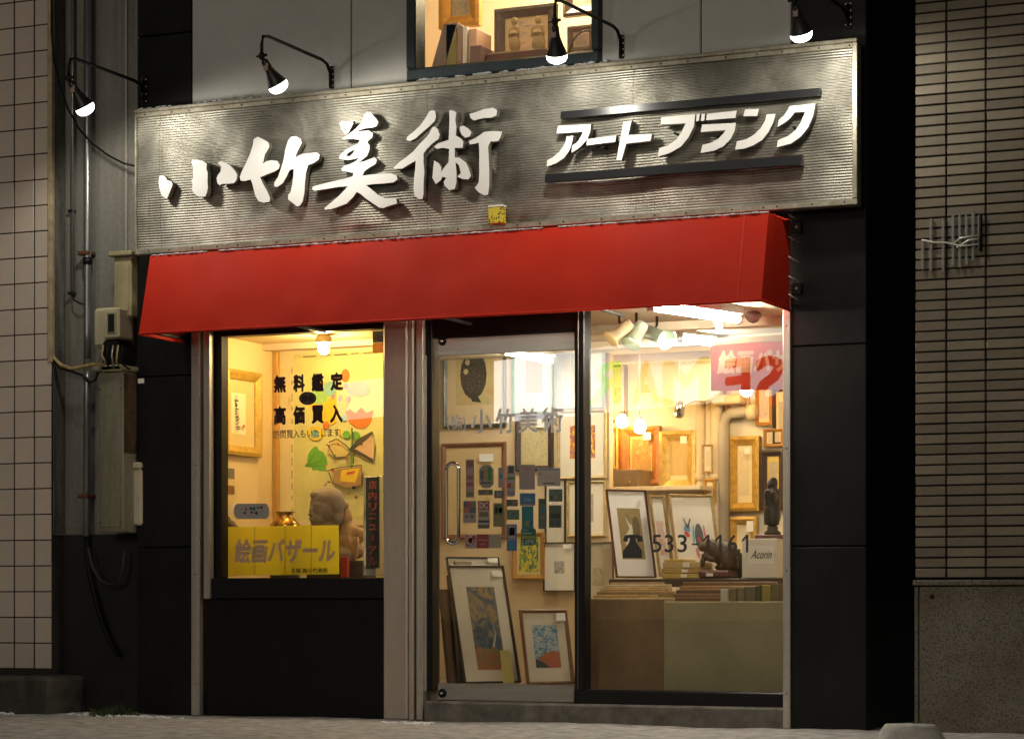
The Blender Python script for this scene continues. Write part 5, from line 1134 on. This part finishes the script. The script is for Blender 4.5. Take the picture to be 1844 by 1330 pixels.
put('figure', blob(parts, .008, 1), CLAY2, t)
bx('plinth', DKW, t, xa(622, .38), xa(660, .38), .33, .5, szf + .001, fp(0, -24).z, .004)
pc = at(513, 945, .4)
t = thing('brass_pot', 'shiny brass pot with a wide rim behind the yellow paper', 'pot', (pc.x, .4, szf))
MB().lathe([(.05, 0), (.085, .0), (.09, .06), (.06, .10)], (pc.x, .4, szf + .001), (0, 0, 1), 20).build('stand', DKW, t)
bz = pc.z - szf
MB().lathe([(.03, .101), (.085, bz - .05), (.090, bz), (.062, bz + .035), (.045, bz + .05), (.05, bz + .07), (.066, bz + .078)], (pc.x, .4, szf), (0, 0, 1), 24).build('vessel', mat('polished_brass', (.50, .28, .06), .22, .9, var=.2), t)
t = MB().box(xa(613, .25), xa(625, .25), .25, .28, zls + .002, za(618, 1003, .25), .002).build('red_card', mat('red_card_stock', (.45, .02, .02), .6)); tag(t, 'small bright red card beside the yellow paper', 'card')
dg_ = at(414, 945, .3); t = thing('spotted_figurine', 'dark spotted animal figurine at the far left of the display', 'figurine', (dg_.x, .3, dg_.z - .04))
put('body', blob([(dg_ + Vector((0, 0, 0)), (.04, .03, .03)), (dg_ + Vector((-.02, 0, .035)), (.022, .02, .022)), (dg_ + Vector((-.03, 0, .055)), (.008, .008, .012)), (dg_ + Vector((.035, 0, -.02)), (.03, .02, .02))], .006, 1), mat('spotted_dark', (.10, .07, .045), .6, var=.7, scale=60), t)
# papers and letters on the panes
GYo = .0965
YP = thing('yellow_banner_paper', 'yellow paper banner with pale lettering taped low in the left display window', 'banner', at(510, 1035, .108))
q = MB(); q.quad(at(411, 1036, .108), at(611, 1033, .108), at(610, 945, .108), at(411, 948, .108)); q.build('sheet', paper('yellow_banner', (.88, .74, .03), .6), YP)
for x in (458, 513, 560): put('fold', plate([[(x, 946.5), (x + 1.2, 946.5), (x + 1.2, 1034), (x, 1034)]], .1068, .0006), mat('banner_fold', (.42, .36, .02), .7), YP)
write('brush_lettering', '絵画バザール', (421, 968, 604, 1014), .107, paper('pinkish_ink', (.84, .68, .62), .4), YP, .035, .12, sheet=True)
write('small_lettering', '主催 ㈱小竹美術', (524, 1022, 590, 1031), .107, flat('ink2', (.03, .03, .01)), YP, .01)
q = plate([[(421 + (8 if abs(math.cos(a)) > 2 else 0) + 32 + 24 * (1 if math.cos(a) > 0 else -1) + 8 * math.cos(a), 920 - 14 * math.sin(a)) for a in [2 * math.pi * k / 24 for k in range(24)]]], GYo, .0012)
t = thing('oval_sticker', 'grey oval sticker with tiny coloured figures on the left display pane', 'sticker', at(453, 935, GYo)); put('film', q, mat('sticker_grey', (.42, .38, .34), .6, var=.05), t)
for k in range(16):
    x = 432 + random.uniform(0, 42); y = 913 + random.uniform(0, 14); put('printed_dot', plate([ell(x, y, random.uniform(1, 3), random.uniform(1, 2.6), 8)], GYo - .0014, .0006), flat(*random.choice([('dot_black', (.03, .03, .03)), ('dot_blue', (.04, .12, .4)), ('dot_red', (.4, .05, .05)), ('dot_teal', (.05, .25, .25))])), t)
MAR = mat('dark_maroon_vinyl', (.035, .010, .010), .6, var=.1)
L1 = thing('window_lettering', 'heavy dark maroon characters on the left display pane', 'lettering', at(555, 790, GYo))
for i, ch in enumerate('無料鑑定'): write('character', ch, ((493, 528, 561, 595)[i], (675, 673.5, 671.5, 670)[i], (515, 549, 583, 618)[i], (707, 706, 704.5, 703)[i]), GYo, MAR, L1, .055)
for i, ch in enumerate('高価買入'): write('character', ch, ((493, 528, 561, 594)[i], (731, 730, 729, 728)[i], (515, 549, 583, 617)[i], (765, 764, 762.5, 761)[i]), GYo, MAR, L1, .05)
ov = put('oval', plate([ell(554, 717, 15.5, 12, 24)], GYo, .0012), mat('oval_grey', (.10, .08, .07), .6), L1); put('oval_rim', plate([ell(554, 717, 15.5, 12, 24), ell(554, 717, 13.5, 10, 24)], GYo - .0013, .0008), flat('rim_dark', (.04, .03, .025)), ov)
write('character', '都会', (543, 711, 565, 723), GYo - .0016, MAR, L1, .03)
L2 = thing('small_window_lettering', 'line of small grey characters under the maroon lettering', 'lettering', at(552, 790, GYo)); write('characters', '訪問買入もいたします', (492, 772, 612, 788), GYo, mat('grey_vinyl', (.16, .12, .09), .6), L2, .012)
DW = paper('silver_white_vinyl', (.90, .92, .93), .62)
L3 = thing('door_lettering', 'silver white shop name on the glass door', 'lettering', at(910, 780, .0955)); write('characters', '(株)', (805, 746, 839, 778), .0955, DW, L3, .015, sheet=True)
for i, ch in enumerate('小竹美術'): write('character', ch, ((848, 892, 934, 975)[i], (736, 735, 734, 732)[i], (886, 927, 968, 1014)[i], (780, 780, 779, 779)[i]), .0955, DW, L3, .02, sheet=True)
BV = mat('black_vinyl', (.03, .03, .028), .5, var=.1)
L4 = thing('phone_lettering', 'dark telephone symbol and number on the wide shop window', 'lettering', at(1240, 1005, .0865))
put('telephone_symbol', plate([[(1122, 973), (1125, 964), (1132, 962), (1148, 962), (1156, 965), (1158, 974), (1149, 976), (1147, 969), (1144, 968), (1145, 974), (1152, 985), (1156, 990), (1157, 1004), (1121, 1004), (1122, 991), (1128, 984), (1133, 975), (1134, 968), (1131, 969), (1130, 976)]], .0865, .0012), BV, L4)
for i, (ch, x0, x1) in enumerate((('5', 1174, 1191), ('3', 1197, 1213), ('3', 1220, 1237), ('1', 1265, 1278), ('1', 1287, 1300), ('6', 1311, 1328), ('1', 1335, 1348))): (put('digit', plate([[(x0 + 1, 971), (x1 - 4, 962), (x1 - .5, 962), (x1 - .5, 994), (x1 - 4.8, 994), (x1 - 4.8, 968.5), (x0 + 1, 975.5)]], .0865, .0012), BV, L4) if ch == '1' else write('digit', ch, (x0, 962, x1, 994), .0865, BV, L4, .008))
bx_ = MB().box(xa(1246, .0865), xa(1258, .0865), .0862, .0868, za(1250, 981, .0865), za(1250, 978, .0865)).build('dash', BV, L4)
# vertical acrylic sign
VA = thing('vertical_acrylic_sign', 'tall clear acrylic sign with red vertical characters on black', 'sign', at(672, 1038, .17))
bx('acrylic_block', ACRYL, VA, xa(655, .16), xa(690, .16), .155, .20, za(672, 1036, .16), za(672, 857, .16), .003)
put('black_strip', plate([[(659, 860), (683, 858), (683, 1022), (659, 1024)]], .150, .002), mat('sign_black', (.03, .032, .03), .35), VA)
for i, ch in enumerate('店内リニュ|アル'):
    y = 865 + 19.6 * i; hgt = 15 if ch not in 'ニュ|' else 10; write('character', ch, (664 if ch != '|' else 670, y, 678 if ch != '|' else 672, y + hgt), .1485, mat('red_sign_ink', (.50, .09, .06), .6), VA, .01)
# stickers on the glass door
def stick(label, box, col, bits=(), word=None, wcol=(.6, .6, .55), rnd=0):
    x0, y0, x1, y1 = [v for v in box]; x0, x1 = 770 + x0 / 5.54, 770 + x1 / 5.54; y0, y1 = 780 + y0 / 5.54, 780 + y1 / 5.54
    t = thing('sticker', label, 'sticker', at((x0+x1)/2, y1, .096), 'card and notice stickers on the glass door')
    r_ = min(rnd, (x1 - x0) / 2 - .1)
    P = [(x0, y0), (x1, y0), (x1, y1), (x0, y1)] if not rnd else [(x0 + r_, y0), (x1 - r_, y0), (x1, y0 + r_), (x1, y1 - r_), (x1 - r_, y1), (x0 + r_, y1), (x0, y1 - r_), (x0, y0 + r_)]
    put('film', plate([P], .0962, .0012), mat('film_%.3f_%.3f_%.3f' % col, col, .6, var=.06), t)
    for (a, b, c_, d_), cc in bits:
        put('printed_block', plate([[(x0 + (x1-x0)*a, y0 + (y1-y0)*b), (x0 + (x1-x0)*c_, y0 + (y1-y0)*b), (x0 + (x1-x0)*c_, y0 + (y1-y0)*d_), (x0 + (x1-x0)*a, y0 + (y1-y0)*d_)]], .0956, .0005), mat('ink_%.3f_%.3f_%.3f' % cc, cc, .6, var=.1), t)
    if word:
        for wd_, (a, b, c_, d_) in word: write('printed_word', wd_, (x0 + (x1-x0)*a, y0 + (y1-y0)*b, x0 + (x1-x0)*c_, y0 + (y1-y0)*d_), .0950, mat('word_%.2f_%.2f_%.2f' % wcol, wcol, .6, var=0), t, .02)
GR, MV, GN, TL, BL, DK, RD, OL = (.20, .18, .16), (.24, .17, .165), (.05, .11, .05), (.015, .115, .12), (.03, .10, .19), (.04, .04, .035), (.20, .035, .035), (.14, .13, .06)
stick('mauve strip sticker with small emblems beside the door handle', (380, 260, 465, 640), MV, [((.1, .02, .9, .2), (.16, .08, .08)), ((.2, .27, .8, .38), (.26, .2, .2)), ((.15, .42, .85, .53), (.16, .08, .04)), ((.15, .6, .85, .7), (.18, .06, .05)), ((.1, .85, .9, .97), (.12, .12, .07))])
stick('rounded grey sticker with blue, gold and green bars', (515, 315, 660, 545), GR, [((.08, .25, .30, .65), (.07, .08, .11)), ((.33, .15, .55, .65), (.26, .17, .06)), ((.58, .1, .86, .65), (.03, .15, .05)), ((.1, .74, .85, .80), DK)], rnd=7)
stick('small olive bar sticker under the rounded one', (505, 560, 650, 615), OL, [((0, .1, .4, .9), (.10, .09, .10)), ((.75, .1, 1, .9), (.04, .11, .05))])
stick('narrow blue grey sticker left of the black emblem strip', (705, 340, 760, 540), (.19, .17, .18), [((.15, .3, .85, .55), (.05, .15, .28))])
stick('strip sticker topped by a black emblem', (790, 315, 875, 630), (.22, .21, .2), [((.2, .04, .8, .26), DK), ((.05, .38, .95, .46), (.04, .15, .05)), ((.05, .58, .5, .72), (.22, .04, .05)), ((.5, .58, .95, .72), (.28, .18, .03)), ((.1, .82, .9, .95), (.16, .13, .2))], rnd=3)
stick('plain grey tall sticker at the top of the group', (915, 310, 1070, 560), (.21, .175, .155), [((.3, .12, .7, .2), (.22, .10, .09))])
stick('pale grey notice sticker with a blue heading', (1095, 345, 1325, 525), (.27, .25, .21), [((.05, .02, .95, .12), (.10, .16, .2)), ((.1, .3, .16, .38), DK), ((.25, .8, .75, .88), (.08, .08, .07)), ((.2, .42, .9, .44), (.18, .17, .14)), ((.2, .56, .9, .58), (.18, .17, .14))])
stick('small charcoal sticker beside the brown frame edge', (665, 570, 760, 645), (.09, .085, .07), [((.2, .2, .8, .8), (.14, .14, .13))])
stick('multi coloured mosaic sticker low beside the handle', (355, 670, 485, 890), (.24, .22, .18), [((.05, .04, .35, .3), (.07, .08, .12)), ((.36, .04, .65, .3), (.24, .06, .05)), ((.66, .04, .97, .3), (.10, .14, .10)), ((.05, .31, .5, .55), (.26, .10, .04)), ((.5, .31, .97, .55), (.06, .08, .10)), ((.15, .65, .4, .78), (.12, .10, .09)), ((.55, .65, .8, .78), (.05, .08, .10))])
stick('sticker with white letters DC on red over two emblems', (500, 670, 620, 950), (.26, .235, .195), [((.05, .02, .95, .32), (.24, .06, .06)), ((.12, .4, .88, .58), (.14, .09, .05)), ((.05, .70, .95, .78), (.03, .05, .08)), ((.05, .86, .95, .98), (.10, .09, .05))], [('DC', (.15, .06, .85, .28))], (.38, .34, .29))
stick('olive sticker with a yellow and green square', (655, 695, 765, 930), OL, [((.12, .06, .85, .48), (.05, .08, .03)), ((.5, .2, .8, .4), (.36, .32, .03)), ((.2, .15, .35, .42), (.20, .2, .15))])
stick('tiny dark sticker with two round marks', (790, 660, 900, 725), (.06, .06, .05), [((.08, .2, .4, .7), (.03, .09, .04)), ((.5, .2, .9, .7), (.12, .09, .08))])
stick('blue sticker with a pale script word', (920, 595, 1075, 720), BL, [((.0, .82, 1, 1), (.14, .12, .11)), ((.15, .62, .85, .66), (.12, .2, .28))], [('Pass', (.3, .35, .7, .6))], (.12, .22, .30))
stick('green grey sticker at the right edge of the group', (1210, 555, 1345, 680), (.07, .10, .075), [((.05, .3, .95, .33), (.11, .14, .11)), ((.1, .55, .3, .8), DK), ((.4, .5, .6, .8), (.10, .12, .09))])
stick('tall dark green strip sticker with blue emblem', (1105, 650, 1185, 950), (.065, .08, .055), [((.1, .04, .9, .18), (.03, .06, .045)), ((.2, .3, .8, .48), (.02, .10, .14)), ((.2, .58, .8, .68), (.09, .1, .08))])
stick('dark green sticker with a black dragon like mark', (1210, 715, 1335, 940), (.06, .075, .05), [((.1, .38, .9, .58), (.025, .03, .02)), ((.15, .68, .4, .85), (.03, .06, .03)), ((.6, .68, .85, .85), (.02, .05, .08))])
stick('plain sea green sticker', (790, 760, 915, 860), (.06, .12, .085), [((.4, .3, .7, .5), (.04, .08, .08))])
stick('teal sticker in the middle of the group', (940, 725, 1055, 945), TL, [((.1, .66, .35, .9), (.05, .12, .06)), ((.38, .66, .62, .9), (.14, .15, .04)), ((.68, .66, .92, .9), (.03, .07, .15))])
stick('dark teal sticker with a yellow line and the word LIFE', (930, 945, 1080, 1115), (.012, .085, .06), [((.06, .44, .94, .62), (.16, .19, .03)), ((.06, .25, .7, .34), (.14, .22, .17)), ((.06, .08, .5, .13), (.14, .22, .17))], [('LIFE', (.08, .68, .92, .92))], (.22, .30, .26), rnd=3)
stick('blue sticker with a striped shield emblem', (790, 905, 890, 1170), (.05, .09, .19), [((.15, .06, .85, .52), (.22, .21, .19)), ((.22, .12, .40, .42), (.06, .06, .18)), ((.41, .12, .60, .42), (.22, .05, .06)), ((.61, .12, .80, .42), (.04, .13, .05)), ((.02, .56, .98, .59), (.24, .24, .24)), ((.15, .66, .85, .95), (.03, .14, .22))])
stick('white sticker with a red ring emblem under the handle', (375, 1005, 490, 1145), (.30, .23, .21), [((.1, .08, .9, .8), (.22, .04, .045)), ((.36, .3, .64, .58), (.30, .23, .21))], [('C', (.12, .1, .6, .78)), ('5', (.55, .4, .9, .8))], (.34, .26, .24))
stick('dark red sticker with two pale lines', (490.5, 1005, 610, 1145), (.20, .03, .03), [((.1, .36, .9, .46), (.28, .14, .12)), ((.3, .66, .7, .76), (.28, .14, .12))])
stick('blank grey green sticker right of the red one', (610.5, 1005, 735, 1145), (.24, .22, .155))
# ================================================================== UPSTAIRS DISPLAY
UY = .42; uz = z2
zl2 = za(880, 125, .3)
t = MB().box(w20 + .07, w21 - .055, .14, .62, z2 - .001, zw2 + .062, .004).build('window_ledge', mat('ledge_tan', (.5, .36, .2), .6)); tag(t, 'tan inner ledge of the upstairs window', 'ledge')
lz = zw2 + .063
def ubook(px0, px1, ytop, Y, col, lab, lean=0., th=.03):
    a, b = xa(px0, Y), xa(px1, Y); zt = za((px0+px1)/2, ytop, Y); q = MB(); q.box(a, b, Y, Y + .20, lz, zt, .003)
    for v in q.bm.verts: v.co.x += (v.co.z - lz) * lean
    tag(q.build('book', mat('ubook_%.2f_%.2f_%.2f' % col, col, .6, var=.12)), lab, 'book', 'books on the upstairs ledge')
ubook(770, 795, 45, .25, (.14, .11, .10), 'grey book leaning outermost on the upstairs ledge', .32)
ubook(803, 822, 44, .25, (.20, .17, .06), 'olive green book upright on the upstairs ledge')
ubook(823, 832, 46, .25, (.26, .18, .15), 'slim dull brown book beside the olive one')
ubook(833, 841, 48, .25, (.66, .64, .62), 'white spined book on the upstairs ledge')
ubook(843, 858, 52, .25, (.52, .34, .26), 'salmon spined book near the end of the upstairs row')
ubook(846, 866, 82, .18, (.13, .075, .07), 'short dark brown book in front of the row')
picture('tall gold framed landscape propped upstairs at the left', (795, -60, 868, 52), .60, .07, (.48, .25, .04), (.5, .42, .3), (.02, .02, .02, .02), art('mist_scene', [(.22, .20, .16), (.36, .30, .22), (.42, .32, .16)], 4), metal=.4, depth=.04, group='pictures upstairs')
picture('grey brown framed picture behind the two stone figures upstairs', (895, 14, 1005, 112), .55, .055, (.11, .085, .08), (.66, .52, .3), (.1, .08, .1, .1), art('sunset_sheet', [(.6, .5, .42), (.66, .5, .3), (.3, .3, .4)], 3, 1, (1, 1, 3)), depth=.04, group='pictures upstairs')
picture('small grey framed picture behind the wicker handle upstairs', (1025, 48, 1072, 95), .62, .03, (.14, .10, .09), (.62, .48, .36), (.1, .2, .1, .1), art('dusk_sheet', [(.3, .25, .24), (.5, .4, .3)], 4), depth=.03, group='pictures upstairs')
picture('dark framed picture high at the right of the upstairs room', (1018, -70, 1085, 30), .9, .05, (.12, .08, .06), (.66, .54, .4), (.1, .1, .1, .1), art('dusk_sheet2', [(.4, .3, .24), (.5, .4, .3)], 4), depth=.04, group='pictures upstairs')
STN = mat('tan_stone', (.34, .25, .13), .8, var=.2, scale=20, bump=.3)
for px, y0, y1, lab in ((927, 30, 93, 'slim tan stone figure of a woman upstairs'), (970, 27, 92, 'broad tan stone figure of a man upstairs')):
    Y_ = .30; c = at(px, y1, Y_); h_ = (y1 - y0) / S(px, Y_); k = 1.25 if px > 950 else 1.
    t = thing('stone_figure', lab, 'sculpture', c, 'pair of stone figures upstairs')
    put('figure', blob([(c + Vector((0, 0, h_ * .22)), (.034 * k, .030, h_ * .26)), (c + Vector((0, 0, h_ * .48)), (.027 * k, .024, h_ * .22)), (c + Vector((0, 0, h_ * .66)), (.027 * k, .02, .016)), (c + Vector((0, -.004, h_ * .86)), (.020, .02, h_ * .12)), (c + Vector((-.027 * k, -.010, h_ * .54)), (.009, .011, .034), (0, 8, 0)), (c + Vector((.027 * k, -.010, h_ * .54)), (.009, .011, .034), (0, -8, 0)), (c + Vector((.0, -.026, h_ * .48)), (.024, .011, .011))], .0055, 2), STN, t)
c0 = at(870, 108, .28); c1 = at(985, 93, .28)
q = MB(); q.box(xa(872, .24), xa(984, .24), .24, .40, lz + .001, za(930, 93, .28), .012); tag(q.build('wooden_stand', mat('dark_red_wood', (.10, .05, .035), .35, var=.3)), 'polished dark wooden stand under the stone figures', 'stand')
cb = at(1052, 92, .30); t = thing('wicker_basket', 'dark wicker basket with a high hooped handle upstairs', 'basket', (cb.x, .3, lz)); WK = mat('dark_wicker', (.07, .045, .035), .6, var=.5, scale=60, bump=.8, bscale=80)
MB().lathe([(.07, 0), (.10, .01), (.115, .05), (.108, .075), (.10, .07)], (cb.x, .33, lz), (0, 0, 1), 22).build('bowl', WK, t)
MB().tube([(cb.x - .105 * math.cos(math.pi * k / 12), .33, lz + .07 + .14 * math.sin(math.pi * k / 12)) for k in range(13)], .006, 6).build('handle', WK, t)
t = thing('upstairs_light', 'globe ceiling light in the upstairs room', 'ceiling light', (w20 + .5, .8, ZT)); MB().tube([(w20 + .5, .8, ZT), (w20 + .5, .8, ZT - .1)], .01).build('stem', TUBEW, t); MB().lathe([(.02, -.1), (.08, -.13), (.1, -.2), (.08, -.27), (.002, -.3)], (w20 + .5, .8, ZT), (0, 0, 1), 18).build('globe', emis('globe_lamp', (1., .80, .52), 170), t)

# ================================================================== LIT SHOP SIGN ACROSS THE STREET (seen mirrored in the panes)
def mir(px, py):                                 # where the thing stands whose mirror image shows at this photo pixel
    iz = .03846 + 1.05e-5 * (px - 1100); d = ray(px, py); p = CAM + d * (1 / iz) / d.dot(FW); return Vector((p.x, 2 * .09 - p.y, p.z))
T2 = thing('street_sign_board', 'lit white shop sign across the street mirrored in the window panes', 'sign', (mir(1100, 740).x, mir(1100, 740).y, 0))
p0, p1 = mir(888, 700), mir(1560, 700); zt, zb = mir(1100, 623).z, mir(1100, 742).z
U = (p1 - p0); U.z = 0; LEN = U.length; U.normalize(); Nn = Vector((-U.y, U.x, 0))
if Nn.y < 0: Nn = -Nn                              # towards our shop
q = MB(); a, b = Vector((p0.x, p0.y, 0)), Vector((p1.x, p1.y, 0)); bk = Nn * .25
for c_ in ((a, b),): 
    q.quad(a + Vector((0, 0, zb)), b + Vector((0, 0, zb)), b + Vector((0, 0, zt)), a + Vector((0, 0, zt)))
q.build('lit_face', emis('lit_sign_white', (1.0, .98, .95), 4.2), T2)
q = MB()
c8 = [a - bk, b - bk, b - Nn * .01, a - Nn * .01]
for k in range(4): q.quad(c8[k] + Vector((0, 0, zb)), c8[(k+1) % 4] + Vector((0, 0, zb)), c8[(k+1) % 4] + Vector((0, 0, zt)), c8[k] + Vector((0, 0, zt)))
q.build('box', BLACKP, T2)
for k in (.15, .85):
    p = a.lerp(b, k) - Nn * .12; MB().tube([(p.x, p.y, -.03), (p.x, p.y, zb)], .08, 10).build('post', METALB, T2)
def slet(ch, x0, x1, y0, y1, col, st):
    me = text_mesh(ch, 1., .03); xs = [v.co.x for v in me.vertices]; ys = [v.co.y for v in me.vertices]; A0, A1 = mir(x0, 690), mir(x1, 690); Z0_, Z1_ = mir((x0+x1)/2, y1).z, mir((x0+x1)/2, y0).z
    for v in me.vertices:
        u = (v.co.x - min(xs)) / (max(xs) - min(xs)); w2 = (v.co.y - min(ys)) / (max(ys) - min(ys)); p = A1.lerp(A0, u)   # reads properly from the street
        v.co = Vector((p.x, p.y, Z0_ + (Z1_ - Z0_) * w2)) + Nn * (.012 + .004 * (v.co.z > 0))
    put('letter', me, emis('lit_' + ch, col, st), T2)
slet('R', 1063, 1121, 652, 727, (.04, .75, .02), 6.5); slet('A', 1140, 1190, 650, 728, (.60, .80, .10), 1.8); slet('M', 1195, 1280, 646, 727, (.40, .80, .06), 2.0)
slet('E', 1306, 1353, 645, 725, (.95, .08, .02), 2.6); slet('S', 1360, 1414, 640, 732, (.95, .08, .02), 2.6)

def lit_panel(name, label, xA, xB, yA, yB):
    a, b = mir(xA, 715), mir(xB, 715); zt, zb = mir((xA+xB)/2, yA).z, mir((xA+xB)/2, yB).z
    t = thing(name, label, 'sign', ((a.x+b.x)/2, a.y, 0)); a.z = b.z = 0; n = Vector((-(b-a).y, (b-a).x, 0)).normalized(); n = n if n.y > 0 else -n
    q = MB(); q.quad(a + Vector((0, 0, zb)), b + Vector((0, 0, zb)), b + Vector((0, 0, zt)), a + Vector((0, 0, zt))); q.build('lit_face', emis('lit_panel_white', (1., .97, .93), 3.4), t)
    q = MB(); c8 = [a - n * .25, b - n * .25, b - n * .01, a - n * .01]
    for k in range(4): q.quad(c8[k] + Vector((0, 0, zb)), c8[(k+1) % 4] + Vector((0, 0, zb)), c8[(k+1) % 4] + Vector((0, 0, zt)), c8[k] + Vector((0, 0, zt)))
    q.build('box', BLACKP, t); p = a.lerp(b, .5) - n * .12; MB().tube([(p.x, p.y, -.03), (p.x, p.y, zb)], .06, 10).build('post', METALB, t)
lit_panel('small_street_sign', 'smaller lit white panel across the street mirrored in the left display pane', 605, 720, 683, 752)
